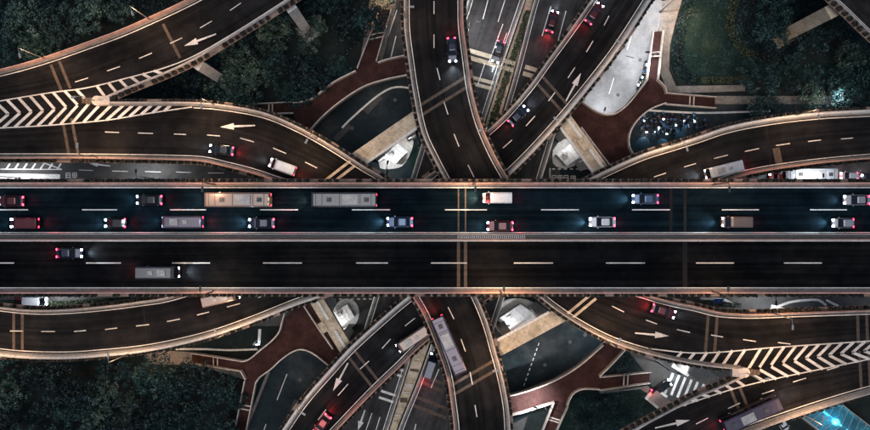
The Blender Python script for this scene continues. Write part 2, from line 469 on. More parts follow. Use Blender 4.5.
for t, x0, off in ((west, 497, 0), (east, 540, 0)):
    for y in (-20, 60, 330, 410):
        x = x0 - .313*y
        pier(x, y, Z_NS, t, 1.2, .8, 'concrete', rot=R(17))
# planted strip on the street between the two carriageways
trough = thing('median_trough', 'narrow planted trough between the two low carriageways', 'planter', P(467, 215, 0))
tl, trr = px_path([(533.5, -30), (526, 0), (497.5, 86), (410.5, 364), (389.5, 430), (380, 460)], 8.0), px_path([(540, -30), (533, 0), (509.5, 86), (422.5, 364), (396.5, 430), (388, 460)], 8.0)
ta, tc = ribbon(tl, trr, trough, 'concrete_tan', 'trough_bed'); girder(ta, tc, trough, .8, .1)
for k in range(46):
    f = k/46; i_ = int(f*(len(ta)-1)); p_, q_ = ta[i_], tc[i_]
    sl = MB(); d_ = (q_-p_).normalized(); n_ = Vector((-d_.y, d_.x, 0))*random.uniform(.2, .5)
    sl.prism([p_.lerp(q_, .12)-n_, p_.lerp(q_, .88)-n_, p_.lerp(q_, .88)+n_, p_.lerp(q_, .12)+n_], 8.01, 8.2); sl.build('cover_slab', M[random.choice(['concrete_tan', 'concrete_rose_lit', 'joint_tan', 'concrete'])], trough)
for x, y in ((520, 40), (418, 360)):
    q = P(x, y, 8); b = MB(); b.box((q.x, q.y, 3.6), (.5, .5, 3.6)); b.build('column', M['concrete'], trough)

# ================================================================== ramps
NW_M = [(95, 101), (85, 104), (50, 110), (0, 115), (-60, 120)]       # line where the two west ramps grow together
SE_M = [(746, 370), (760, 366), (806, 358), (865, 351), (930, 344)]
def ramp_thing(label, at, z): return thing('ramp_viaduct', label, 'viaduct', P(*at, 0), 'curved ramps of the interchange')

# --- A : outer north-west ramp
A_up = [(-60, 86), (0, 71), (20, 66), (50, 57), (90, 43), (120, 32), (150, 19), (174, 8), (200, -5), (240, -30)]
A_lo = [(101, 102), (129, 90), (164, 76), (192, 63), (234, 38), (286, 5), (318, -16), (350, -40)]
rA = ramp_thing('curved ramp at the top left corner with a left-pointing arrow, dark grove on both sides', (100, 60), Z_HI)
LA = px_path(A_up, Z_HI); RA_par = px_path(A_lo, Z_HI); RA = px_path(NW_M[::-1] + A_lo, Z_HI)
a, c = ribbon(LA, RA, rA, 'asphalt_ramp'); girder(a, c, rA)
parapet(LA, normals(LA, RA), rA, 'concrete_rose_lit')
nrm = normals(RA_par, LA); parapet(RA_par, nrm, rA, line=None); planters(RA_par, nrm, rA, Z_HI+.5)
dashes([(75, 82, 88, 78), (107, 71, 120, 66.5), (139, 58.5, 152, 53), (170, 43.5, 182, 38), (200, 28, 212, 21), (230, 10.5, 241, 3)], Z_HI, rA)
arrow((184, 46), (216, 34), Z_HI, rA)
joint((55, 63), (66, 90), Z_HI, rA); joint((163, 24), (180, 58), Z_HI, rA, False)
# --- B -> I2 : west to south
B_up = [(101, 102.5), (140, 102.5), (174, 102.5), (200, 103), (226, 105.5), (265, 113), (299, 127), (333, 146), (364, 166), (387, 180), (440, 230), (476, 295), (488, 324), (496, 352), (502, 374), (508, 404), (510, 430), (511, 490)]
B_lo = [(-60, 159), (0, 159), (60, 159), (120, 159.5), (174, 160.5), (204, 162), (226, 167), (250, 173), (270, 179.5), (365, 218), (412, 295), (424, 316), (434, 340), (446, 374), (451, 404), (454, 430), (456, 490)]
rB = ramp_thing('long curved ramp from the left gore under the main deck to the bottom edge', (250, 140), Z_HI)
LB_par, RB = px_path(B_up, Z_HI), px_path(B_lo, Z_HI); LB = px_path(NW_M[::-1] + B_up, Z_HI)
a, c = ribbon(LB, RB, rB, 'asphalt_ramp', n=170); girder(a, c, rB)
n1 = normals(LB_par, RB); parapet(LB_par, n1, rB, line_x=(190, 900)); planters(LB_par, n1, rB, Z_HI+.5)
n2 = normals(RB, LB); parapet(RB, n2, rB, 'concrete_rose_lit'); planters(RB, n2, rB, Z_HI+.5)
dashes([(105, 132, 119, 132.5), (138, 133, 153, 133.5), (174, 134, 186, 134.5), (207, 135, 220, 136), (240, 138, 254, 142), (273, 148, 286, 153.5), (305, 162, 317, 168),
        (448, 307, 454, 319), (461, 339, 465.5, 351.5), (470, 372, 472.5, 384.5), (475, 405, 477, 417)], Z_HI, rB)
arrow((220, 127), (255, 125.5), Z_HI, rB)
joint((67, 119), (74, 157), Z_HI, rB); joint((214, 109), (211, 160), Z_HI, rB, False, 'joint_dark', .35)
joint((327, 183), (353, 163), Z_HI, rB, True, 'concrete_tan', .5, .6); joint((449, 392), (499, 363), Z_HI, rB)
# --- I1 -> C : north to east
I_l = [(404, -60), (404, 0), (404.5, 30), (408, 58), (413, 92), (422, 134), (434, 160), (444, 179), (482, 245), (537, 295), (556, 310), (582, 327), (612, 342), (646, 353), (697, 364), (740, 369)]
I_r = [(462, -60), (463, 0), (463.5, 26), (467, 54), (472, 90), (481, 124), (494, 154), (508, 179), (557, 258), (650, 295), (672, 301), (696, 306), (716, 311), (746, 313), (796, 311.5), (870, 309), (930, 307)]
rC = ramp_thing('long curved ramp from the top edge under the main deck to the right gore', (620, 320), Z_HI)
LC_par, RC = px_path(I_l, Z_HI), px_path(I_r, Z_HI); LC = px_path(I_l + SE_M, Z_HI)
a, c = ribbon(LC, RC, rC, 'asphalt_ramp', n=170); girder(a, c, rC)
n1 = normals(LC_par, RC); parapet(LC_par, n1, rC, line_x=(0, 650)); planters(LC_par, n1, rC, Z_HI+.5)
n2 = normals(RC, LC); parapet(RC, n2, rC, 'concrete_rose_lit'); planters(RC, n2, rC, Z_HI+.5)
dashes([(434, 1, 434, 14), (434, 34.5, 434, 48), (437, 68, 440, 80), (444, 102, 448, 114.5), (454, 134, 459, 146.5), (468, 165, 474, 177),
        (612, 306, 624, 312), (646, 320, 657, 324), (677, 329.5, 690, 332.5), (711, 335, 723, 337), (743, 339.5, 756, 341.5), (778, 342.5, 790.5, 344)], Z_HI, rC)
arrow((669, 336), (635, 333), Z_HI, rC)
joint((418, 112), (468, 81), Z_HI, rC); joint((566, 319), (594, 296), Z_HI, rC, True, 'concrete_tan', .5, .6)
joint((713, 313), (710, 352), Z_HI, rC); joint((862, 311), (863, 344), Z_HI, rC)
# --- D : outer south-east ramp
D_up = [(742, 374), (716, 386), (696, 394), (662, 412), (628, 430), (590, 452), (560, 472)]
D_lo = [(930, 378), (870, 392), (816, 408), (752, 430), (700, 452), (660, 474)]
rD = ramp_thing('curved ramp at the bottom right corner with a right-pointing arrow', (720, 420), Z_HI)
LD_par, RD = px_path(D_up, Z_HI), px_path(D_lo, Z_HI); LD = px_path(SE_M[::-1] + D_up, Z_HI)
a, c = ribbon(LD, RD, rD, 'asphalt_ramp'); girder(a, c, rD)
n1 = normals(LD_par, RD); parapet(LD_par, n1, rD, line=None); planters(LD_par, n1, rD, Z_HI+.5)
n2 = normals(RD, LD); parapet(RD, n2, rD, 'concrete', wide=.5); planters(RD, n2, rD, Z_HI+.5)
dashes([(827, 370, 839, 366.5), (793, 382, 806, 378), (762, 394, 774, 390), (728, 408.5, 740, 403), (696, 424, 708, 418)], Z_HI, rD)
arrow((690, 420), (655, 428), Z_HI, rD)
joint((735, 388), (745, 412), Z_HI, rD); joint((864, 351), (866, 391), Z_HI, rD)
# --- F -> H : south-west to north
F_up = [(-60, 298), (0, 306), (30, 309), (60, 309), (100, 306), (140, 301), (174, 295), (341, 230), (488, 130), (526, 90), (548, 60), (570, 30), (591, 0), (622, -50)]
F_lo = [(-60, 346), (0, 355), (30, 357.5), (70, 358), (100, 356), (140, 352), (174, 346), (214, 336), (254, 322), (294, 306), (330, 293), (428, 243), (510, 175), (550, 134), (588, 89), (618, 50), (648, 4), (682, -50)]
rF = ramp_thing('ramp from the left edge under the main deck to the top, arrow pointing up', (100, 330), Z_LO)
LF, RF = px_path(F_up, Z_LO), px_path(F_lo, Z_LO)
a, c = ribbon(LF, RF, rF, 'asphalt_link', n=170); girder(a, c, rF)
n1 = normals(LF, RF); parapet(LF, n1, rF, 'concrete'); planters(LF, n1, rF, Z_LO+.5)
n2 = normals(RF, LF); parapet(RF, n2, rF, 'concrete_white', wide=.62); planters(RF, n2, rF, Z_LO+.5)
dashes([(10, 331, 23, 331), (41, 331.5, 55, 331.5), (74, 331.5, 86, 330.5), (105, 329.5, 117, 328), (136, 326, 149, 324.5), (167, 321.5, 180, 319), (197, 315, 209, 312), (227, 307, 240, 303.5), (258, 297.5, 266, 295),
        (609, 16, 604, 25.5), (593, 41, 586.5, 52), (575, 67.5, 568, 78), (555, 92.5, 548.5, 101), (535, 116, 526, 126), (512, 140, 503, 148)], Z_LO, rF)
arrow((581, 73), (566, 101), Z_LO, rF)
joint((18, 311), (18, 351), Z_LO, rF); joint((143, 304), (148, 347), Z_LO, rF, False, 'joint_dark', .35)
joint((538, 78), (570, 114), Z_LO, rF)
# --- E -> G : east to south
E_up = [(930, 106), (870, 110), (816, 113), (766, 119), (726, 127), (696, 137), (672, 144.5), (642, 154), (612, 167), (588, 179), (497, 232), (408, 296), (384, 316), (348, 349), (328, 371), (302, 401), (282, 430), (256, 470)]
E_lo = [(930, 153), (870, 159), (846, 161), (816, 164), (786, 168), (756, 173), (726, 181), (581, 245), (430, 338), (398, 368), (374, 391), (348, 418), (322, 446), (300, 474)]
rE = ramp_thing('ramp from the right edge under the main deck to the bottom, arrow pointing down', (780, 140), Z_LO)
LE, RE = px_path(E_up, Z_LO), px_path(E_lo, Z_LO)
a, c = ribbon(LE, RE, rE, 'asphalt_link', n=170); girder(a, c, rE)
n1 = normals(LE, RE); parapet(LE, n1, rE, 'concrete_white', wide=.62); planters(LE, n1, rE, Z_LO+.5)
n2 = normals(RE, LE); parapet(RE, n2, rE, 'concrete_rose_lit'); planters(RE, n2, rE, Z_LO+.5)
dashes([(654, 177, 666, 173), (684, 167, 696, 163.5), (714, 158.5, 728, 155), (745, 151.5, 759, 148.5), (776, 145.5, 790, 143.5), (808, 141.5, 821, 140), (841, 139, 853, 138),
        (415, 318, 405, 326), (390.5, 339, 382, 348.5), (369, 361, 360, 369), (348, 384, 338, 395.5), (326, 409.5, 318, 420)], Z_LO, rE)
arrow((333, 391), (348, 363), Z_LO, rE)
joint((766, 123), (771, 168), Z_LO, rE, False, 'joint_dark', .3); joint((776, 148), (780, 167), Z_LO, rE, False, 'joint_tan', 1.4)
joint((350, 352), (377, 386), Z_LO, rE)
# --- J : top right corner
J_l = [(790, -45), (830, -1), (842, 10), (870, 37), (915, 76)]
J_r = [(850, -90), (885, -50), (900, -36), (926, -10), (965, 25)]
rJ = ramp_thing('ramp edge cutting across the top right corner above the trees', (860, 10), Z_HI)
LJ, RJ = px_path(J_l, Z_HI), px_path(J_r, Z_HI)
a, c = ribbon(LJ, RJ, rJ, 'asphalt_ramp'); girder(a, c, rJ)
n1 = normals(LJ, RJ); parapet(LJ, n1, rJ); planters(LJ, n1, rJ, Z_HI+.5)
n2 = normals(RJ, LJ); parapet(RJ, n2, rJ)

# --- gore chevrons
def interp(pts, x):
    pts = sorted(pts)
    for (x0, y0), (x1, y1) in zip(pts, pts[1:]):
        if x0 <= x <= x1: return y0 + (y1-y0)*(x-x0)/max(x1-x0, 1e-6)
    return pts[0][1] if x < pts[0][0] else pts[-1][1]
NW_U = [(-60, 112), (0, 101), (52, 92.5), (86, 88), (129, 77.5), (164, 68), (192, 57), (234, 33), (286, 0), (318, -21)]
NW_L = [(-60, 131), (0, 128), (39, 126), (77, 123), (108, 120), (151, 113), (192, 107)]
NW_MU = [(-60, 120), (0, 115), (50, 110), (92, 102), (129, 88.5), (164, 74)]
NW_ML = [(-60, 120), (0, 115), (50, 110), (92, 103), (120, 104.5), (174, 105)]
SE_U = [(648, 348.5), (696, 353), (780, 347), (870, 341), (930, 337)]
SE_L = [(606, 450), (640, 428), (674, 409), (696, 401), (744, 386), (870, 359), (930, 346)]
SE_MU = [(646, 354.5), (696, 366), (746, 370), (806, 358), (865, 351), (930, 344)]
SE_ML = [(662, 410.5), (716, 384.5), (746, 373), (806, 358), (865, 351), (930, 344)]
def line_strip(pts, z, parent, w=.22, name='edge_line'):
    p = px_path(pts, z+.016); n = normals(p, [q+Vector((0, 50, 0)) for q in p])
    q0, q1 = shift(p, n, -w/2), shift(p, n, w/2); e = MB()
    for i in range(len(p)-1): e.quad(q0[i], q0[i+1], q1[i+1], q1[i])
    e.build(name, M['paint_warm'], parent)
line_strip(NW_U, Z_HI, rA); line_strip(NW_L, Z_HI, rB); line_strip(SE_U, Z_HI, rC); line_strip(SE_L, Z_HI, rD)
def stroke(p0, p1, parent, w=.52): mark_quad(p0, p1, w, Z_HI+.020, parent, 'chevron_stripe')
for k in range(-3, 17):
    x = 3+11.5*k
    xm = x+17
    if x < 172:
        yl, ym = interp(NW_L, x), interp(NW_ML, xm)
        if xm > 96: xm = x + 17*min(1, max(.2, (yl-interp(NW_ML, x))/16)); ym = interp(NW_ML, xm)+.5
        if yl - ym > 1.5: stroke((x, yl), (xm, ym), rB)
    xa = x+17
    if xa < 165:
        yu = interp(NW_U, xa-13 if xa < 96 else xa)
        ym = interp(NW_MU, xa)
        if xa < 96: stroke((xa, ym), (xa-13, yu), rA)
        else:
            d = interp(NW_MU, xa+4)-interp(NW_U, xa-4)
            if d > 4: stroke((xa+4, interp(NW_MU, xa+4)-1.2), (xa-4, interp(NW_U, xa-4)), rA)
for k in range(-9, 14):
    xa = 748+11.6*k
    if xa >= 744:
        stroke((xa, interp(SE_MU, xa)), (xa+13, interp(SE_U, xa+13)), rC)
        stroke((xa, interp(SE_ML, xa)), (xa+17, interp(SE_L, xa+17)), rD)
    else:
        h = interp(SE_MU, xa)-interp(SE_U, xa)
        if xa > 668: stroke((xa-3, interp(SE_MU, xa-3)-1.8), (xa-3+h*.62, interp(SE_U, xa-3+h*.62)), rC)
        if xa > 672: stroke((xa-2, interp(SE_ML, xa-2)+1.6), (xa+8, interp(SE_L, xa+8)), rD)
# gore noses: rounded concrete heads with a crash cushion
for (nx, ny, dx), par in (((99, 101.5, 1), rA), ((743, 371.5, -1), rC)):
    c0 = P(nx, ny, Z_HI); b = MB(); pts = []
    for k in range(13):
        a_ = math.pi/2 + math.pi*k/12
        pts.append((c0.x + dx*(math.cos(a_)*.9), c0.y + math.sin(a_)*.9))
    pts += [(c0.x+dx*2.4, c0.y-.7), (c0.x+dx*2.4, c0.y+.7)]
    b.prism(pts, Z_HI, Z_HI+1.0); b.build('gore_nose', M['concrete'], par)
    cu = MB()
    for k in range(3): cu.box((c0.x-dx*(1.25+.62*k), c0.y, Z_HI+.45), (.27, .62-.1*k, .43))
    cu.build('crash_cushion', M['joint_tan'], par)

# ================================================================== main deck
deck = thing('main_viaduct', 'wide straight main deck crossing the whole picture with a double median barrier', 'viaduct', P(435, 238, 0))
def straight(y, z, x0=-80, x1=950, n=110): return [P(x0+(x1-x0)*i/(n-1), y, z) for i in range(n)]
dt, db = straight(182.5, Z_DECK), straight(293, Z_DECK)
mt, mb_ = straight(233.5, Z_DECK), straight(240, Z_DECK)
a, c = ribbon(dt, mt, deck, 'asphalt_deck_sheen'); a2, c2 = ribbon(mb_, db, deck, 'asphalt_deck_south')
girder(a, c2, deck, 2.4, .2)
for path, ref, mt_ in ((dt, db, 'concrete_rose_lit'), (db, dt, 'concrete_rose_lit')):
    n = normals(path, ref); parapet(path, n, deck, mt_, line='paint_white', wide=.42, line_off=.40); planters(path, n, deck, Z_DECK+.5)
b = MB(); up = [Vector((0, 1, 0))]*len(mt); dn = [Vector((0, -1, 0))]*len(mt)
b.sweep(mt, [(-.02, -.02), (-.02, .85), (-.22, .85), (-.34, -.02)], up); b.build('median_barrier', M['concrete'], deck)
b = MB(); b.sweep(mb_, [(-.02, -.02), (-.02, .85), (-.22, .85), (-.34, -.02)], dn); b.build('median_barrier', M['concrete_rose_lit'], deck)
b = MB(); b.sweep(mt, [(-.42, .02), (-.42, .5), (-.80, .5), (-.80, .02)], up); b.build('median_cable_tray', M['steel_dark'], deck)
for y, s_ in ((232.6, 1), (240.9, -1)):
    e = MB(); q = straight(y, Z_DECK+.016); 
    for i in range(len(q)-1): e.quad(q[i]-Vector((0, .08, 0)), q[i+1]-Vector((0, .08, 0)), q[i+1]+Vector((0, .08, 0)), q[i]+Vector((0, .08, 0)))
    e.build('edge_line', M['paint_white'], deck)
rl = MB()
for y in (234.6, 238.9): rl.sweep(straight(y, Z_DECK), [(-.05, 1.05), (-.05, 1.15), (.05, 1.15), (.05, 1.05)], up)
for x in range(0, 871, 15):
    for y in (234.6, 238.9):
        q = P(x, y, Z_DECK); rl.box((q.x, q.y, Z_DECK+.93), (.05, .05, .12))
rl.build('median_handrail', M['concrete_dark'], deck)
gr = MB()
for x in range(458, 525, 2): q = P(x, 236.8, Z_DECK); gr.box((q.x, q.y, Z_DECK+.8), (.09, .42, .06))
gr.build('median_grating', M['pole_grey'], deck)
for x0, x1 in ((-8, 28), (82, 117), (170, 206), (260, 298), (352, 390), (445, 487), (541, 579), (632, 670), (722, 759), (810, 847)):
    mark_quad((x0, 209.8), (x1, 209.8), .2, Z_DECK+.014, deck, 'lane_dash', 'paint_white')
for x0, x1 in ((-4, 14), (86, 121), (172, 210), (263, 302), (356, 388), (431, 467), (514, 553), (606, 645), (696, 734), (784, 822)):
    mark_quad((x0, 263), (x1, 263), .2, Z_DECK+.014, deck, 'lane_dash', 'paint_warm')
for x in (458.5, 465.5):
    joint((x, 187), (x, 233), Z_DECK, deck, False, 'joint_tan', .26); joint((x, 240.5), (x, 288), Z_DECK, deck, False, 'joint_tan', .55)
joint((671, 187), (671, 233), Z_DECK, deck, False, 'joint_dark', .5); joint((685, 187), (685, 233), Z_DECK, deck, False, 'joint_dark', .5)
joint((685, 240.5), (685, 288), Z_DECK, deck, False, 'joint_dark', .8)
for x in (40, 160, 735, 850):
    pier(x, 226, Z_DECK, deck, 1.6, 1.2, 'concrete', rot=0, top=Z_DECK-2.42); pier(x, 249, Z_DECK, deck, 1.6, 1.2, 'concrete', rot=0, top=Z_DECK-2.42)
# piers of the ramps (only where the photograph shows daylight under them, and hidden ones further out)
pier(194, 62, Z_HI, rA, 1.0, 1.5); pier(288, 3.5, Z_HI, rA, 1.0, 1.5); pier(60, 85, Z_HI, rA, 1.2, 1.2)
pier(60, 140, Z_HI, rB, 1.2, 1.2); pier(230, 135, Z_HI, rB, 1.2, 1.2); pier(476, 400, Z_HI, rB, 1.2, 1.2)
pier(435, 20, Z_HI, rC, 1.2, 1.2); pier(690, 320, Z_HI, rC, 1.2, 1.2); pier(830, 330, Z_HI, rC, 1.2, 1.2)
pier(722, 387, Z_HI, rD, 1.3, 1.5); pier(820, 385, Z_HI, rD, 1.2, 1.2); pier(690, 425, Z_HI, rD, 1.2, 1.2)
pier(50, 332, Z_LO, rF, 1.2, 1.2); pier(200, 316, Z_LO, rF, 1.2, 1.2); pier(600, 30, Z_LO, rF, 1.2, 1.2)
pier(820, 138, Z_LO, rE, 1.2, 1.2); pier(690, 162, Z_LO, rE, 1.2, 1.2); pier(330, 395, Z_LO, rE, 1.2, 1.2)
pier(838, 8, Z_HI, rJ, 1.3, 2.0, 'concrete_tan')

# ================================================================== cap beams, lit pier islands and white service boxes
def cap_beam(p0, p1, w, z, label, ledges, lump=None):
    c0 = (P(*p0, z)+P(*p1, z))/2
    t = thing('cap_beam', label, 'beam', (c0.x, c0.y, 0), 'tan cap beams under the ramps')
    a, b_ = P(*p0, z), P(*p1, z); d = (b_-a).normalized(); n = Vector((-d.y, d.x, 0)); rot = math.atan2(d.y, d.x)
    L = (b_-a).length; mid = (a+b_)/2
    m = MB()
    h = w/2
    m.sweep([a, b_], [(-h, 0), (h, 0), (h, -1.5), (h*.7, -2.0), (-h*.7, -2.0), (-h, -1.5)], [n, n]); m.build('beam', M['concrete_tan'], t)
    for f0, f1, off, ww in ledges:
        q = a.lerp(b_, (f0+f1)/2)+n*off
        l = MB(); l.box((q.x, q.y, z+.16), ((f1-f0)*L/2, ww/2, .15), rot); l.build('bearing_ledge', M['concrete_white'], t)
    if lump:
        f0, f1, off, ww, hh = lump
        q = a.lerp(b_, (f0+f1)/2)+n*off
        l = MB(); l.box((q.x, q.y, z+hh/2+.003), ((f1-f0)*L/2, ww/2, hh/2), rot); l.build('bearing_block', M['concrete_tan'], t)
    for f in (.25, .75):
        q = a.lerp(b_, f)
        l = MB(); l.box((q.x, q.y, (z-2.0)/2), (1.0, h*.6, (z-2.0)/2), rot); l.build('column', M['concrete_white'], t)
    return t
cap_beam((424, 113), (356, 160), 2.9, Z_HI-1.8, 'tan concrete beam joining two ramps above the main deck, left of the top ramp', [(.08, .98, 1.6, .5)])
cap_beam((560, 113), (606, 176), 2.9, Z_LO-1.8, 'tan concrete beam beside the red walkway right of the arrow-up ramp', [(.12, .42, .45, .6), (.60, .92, .45, .6), (.1, .9, -1.7, .5)], (.42, .58, .3, 2.2, .6))
cap_beam((312, 293), (350, 356), 2.7, Z_LO-1.8, 'tan concrete beam below the main deck beside the lower left red walkway', [(.1, .42, .1, .55), (.60, .92, .1, .55)], (.40, .55, -1.6, 1.3, .2))
cap_beam((492, 352), (568, 311), 2.9, Z_HI-1.8, 'tan concrete beam below the main deck joining the bottom ramp to the right one', [(.02, .80, 1.55, .5)])
def island(pts, label, house, hz):
    w = catmull([P(x, y, .2) for x, y in pts+[pts[0]]], .8)[:-1]
    c0 = sum(w, Vector())/len(w)
    t = thing('pier_island', label[0], 'traffic island', (c0.x, c0.y, 0), 'kerbed islands round the pier feet')
    b = MB(); b.prism(w, 0, .2); b.build('kerb', M['concrete_white'], t)
    inner = [c0+(p-c0)*.84 for p in w]
    b = MB(); b.prism(inner, .1, .24); b.build('island_paving', M['concrete_white'], t)
    hp = [P(x, y, hz) for x, y in house]; hc = sum(hp, Vector())/4
    h = thing('service_box', label[1], 'utility building', (hc.x, hc.y, 0), 'white service boxes on the pier islands')
    b = MB(); b.prism(hp, .24, hz-.3); b.build('wall', M['roof_white'], h)
    b = MB(); b.prism([hc+(p-hc)*1.07 for p in hp], hz-.3, hz); b.build('roof', M['roof_white'], h)
    for f in (.25, .5, .75):
        p, q = hp[0].lerp(hp[1], f), hp[3].lerp(hp[2], f); d = (q-p).normalized(); n = Vector((-d.y, d.x, 0))*.07
        b = MB(); b.prism([p-n, q-n, q+n, p+n], hz, hz+.07); b.build('roof_seam', M['rail_metal'], h)
    b = MB(); k = hp[0].lerp(hp[2], .3); b.box((k.x, k.y, hz+.35), (.45, .35, .33), .5); b.build('roof_vent', M['pole_grey'], h)
island([(379, 160), (388, 147), (404, 137), (413, 139), (411, 152), (402, 166), (390, 169), (380, 168)], ('white lit kerb island left of the top ramp, just above the main deck', 'white box building on the kerb island left of the top ramp'), [(384, 157), (397, 144), (407, 152), (396, 163)], 3.0)
island([(553, 150), (560, 141), (570, 139), (579, 147), (581, 158), (574, 166), (560, 168), (553, 163)], ('rounded kerb island above the main deck beside the red walkway', 'white box building beside the tan beam next to the red walkway'), [(557, 154), (575, 142), (584, 154), (567, 165)], 4.0)
island([(332, 322), (334, 308), (343, 299), (354, 301), (359, 311), (357, 322), (348, 330), (338, 330)], ('rounded kerb island below the main deck by the left tan beam', 'white box building below the main deck by the left tan beam'), [(334, 313), (347, 305), (354, 317), (341, 326)], 4.0)
island([(497, 308), (506, 300), (524, 299), (538, 306), (538, 318), (514, 334), (499, 332), (494, 320)], ('white lit kerb island below the main deck, right of the bottom ramp', 'white box building below the main deck, right of the bottom ramp'), [(499, 319), (520, 305), (532, 313), (507, 331)], 3.0)

# ================================================================== red footbridges
def footbridge(label, pts, rails, stairs, posts):
    c0 = P(*posts[0], 0)
    t = thing('footbridge', label, 'footbridge', c0, 'red surfaced footbridges at the four corners')
    w = [P(x, y, Z_FB) for x, y in pts]
    b = MB(); b.prism(w, Z_FB-.7, Z_FB-.01)
    me = b.mesh('slab', M['concrete_dark']); bm = bmesh.new(); bm.from_mesh(me); bmesh.ops.triangulate(bm, faces=bm.faces); bm.to_mesh(me); bm.free()
    o = bpy.data.objects.new('slab', me); COL.objects.link(o); attach(o, t)
    b = MB(); b.poly(w); me = b.mesh('walking_surface', M['red_surface']); bm = bmesh.new(); bm.from_mesh(me); bmesh.ops.triangulate(bm, faces=bm.faces); bm.to_mesh(me); bm.free()
    o = bpy.data.objects.new('walking_surface', me); COL.objects.link(o); attach(o, t)
    ref = [sum(w, Vector())/len(w)]
    for r in rails:
        p = catmull([P(x, y, Z_FB) for x, y in r], .9); n = normals(p, ref)
        b = MB(); b.sweep(p, [(0, -.3), (0, 1.05), (.24, 1.05), (.3, .004), (.3, -.3)], n); b.build('railing', M['concrete'], t)
    for (l0, r0, l1, r1, z0, z1) in stairs:     # near-left, near-right (px at z0), far-left, far-right (px at z1)
        A, B, C, D = P(*l0, z0), P(*r0, z0), P(*l1, z1), P(*r1, z1)
        st = thing_part = MB(); n = max(6, int(abs(z0-z1)/.17))
        for k in range(n):
            f0, f1 = k/n, (k+1)/n; z = z0+(z1-z0)*f1
            q = [A.lerp(C, f0), B.lerp(D, f0), B.lerp(D, f1), A.lerp(C, f1)]
            st.prism(q, z-.35, z)
        so = st.build('stair_flight', M['red_surface'], t)
        for e0, e1, s_ in ((A, C, 1), (B, D, -1)):
            d = (e1-e0); side = Vector((-d.y, d.x, 0)).normalized()
            if side.dot((A+B)/2-e0) > 0: side = -side
            b = MB(); b.sweep([e0, e1], [(0, -.4), (0, .9), (.2, .9), (.2, -.4)], [side, side]); b.build('stair_railing', M['concrete'], so)
        for f in (.48, .56):
            p, q = A.lerp(C, f), B.lerp(D, f); d = (q-p).normalized(); n_ = Vector((-d.y, d.x, 0))*.12
            b = MB(); zz = p.z+.08; b.prism([p-n_, q-n_, q+n_, p+n_], zz-.1, zz); b.build('landing_strip', M['concrete'], so)
    for x, y in posts:
        q = P(x, y, Z_FB-.7); b = MB(); b.tube([(q.x, q.y, 0), (q.x, q.y, Z_FB-.7)], .5, 12); b.build('column', M['concrete'], t)
    return t
fb_nw = footbridge('red walkway at the upper left, curving from the grove edge to the top ramp',
    [(430, 52), (404, 56), (386, 60), (378, 62), (370, 62.5), (357, 70), (333, 83), (310, 100), (294, 103), (294, 116), (305, 140), (316, 125), (338, 105), (364, 88), (385, 81), (404, 77), (430, 72)],
    [[(356, 71), (333, 83), (310, 100), (294, 103)], [(312, 130), (322, 119), (338, 105), (364, 88), (385, 81), (404, 77), (430, 72)], [(378, 63), (386, 60), (404, 56), (430, 52)]],
    [((358, 69), (376, 62), (381, 9), (391, 10), Z_FB, .15), ((294, 103), (294, 113), (250, 105), (250, 114), Z_FB, .15)], [(330, 100), (385, 70), (300, 108)])
fb_ne = footbridge('red walkway at the upper right beside the white-lit road',
    [(560, 108), (582, 101), (592, 109), (602, 114), (613, 114), (625, 106), (636, 93), (646, 80), (657, 80), (664, 87), (666, 94), (665, 104), (650, 110), (636, 122), (629, 135), (629, 147), (638, 160), (625, 180), (600, 160), (580, 130)],
    [[(570, 94), (582, 102), (592, 109), (602, 114), (613, 114), (625, 106), (636, 93), (646, 80)], [(657, 80), (664, 87), (666, 94)], [(665, 104), (650, 110), (636, 122), (629, 135), (629, 147), (636, 158)], [(580, 128), (600, 155), (612, 170)]],
    [((647, 80), (657, 80), (653, 32), (662, 31), Z_FB, .15), ((666, 94), (665, 104), (715, 98), (715, 108), Z_FB, .15)], [(610, 130), (648, 98), (600, 150)])
fb_sw = footbridge('red walkway at the lower left beside the tan beam',
    [(310, 302), (292, 312), (282, 320), (280, 330), (274, 338), (262, 348), (248, 359), (242, 360), (241, 370), (246, 379), (256, 382), (260, 376), (270, 369), (282, 358), (294, 350), (302, 348), (312, 351), (322, 358), (334, 368), (345, 350), (320, 310)],
    [[(285, 312), (282, 322), (280, 330), (274, 338), (262, 348), (248, 359), (242, 360)], [(256, 382), (260, 376), (270, 369), (282, 358), (294, 350), (302, 348), (312, 351), (322, 358), (334, 368)], [(241, 370), (246, 379)], [(305, 305), (318, 325), (334, 348)]],
    [((242, 361), (242, 370), (192, 353), (192, 362), Z_FB, .15), ((246, 380), (256, 382), (236, 430), (246, 432), Z_FB, .15)], [(300, 330), (256, 368), (322, 340)])
fb_se = footbridge('red walkway at the lower right with a bright lit end by the bottom ramp',
    [(500, 396), (522, 391), (554, 379), (576, 366), (602, 344), (616, 334), (634, 342), (625, 349), (599, 376), (599, 388), (580, 389), (572, 394), (567, 405), (554, 402), (522, 412), (500, 417)],
    [[(505, 395), (522, 391), (554, 379), (576, 366), (602, 344)], [(625, 349), (612, 363), (599, 376)], [(599, 389), (580, 389), (572, 394), (567, 405)], [(554, 402), (538, 407), (522, 412), (505, 416)]],
    [((599, 377), (599, 389), (650, 372), (649, 382), Z_FB, .15), ((554, 402), (567, 405), (542, 432), (553, 436), Z_FB, .15)], [(585, 374), (530, 400), (610, 352)])

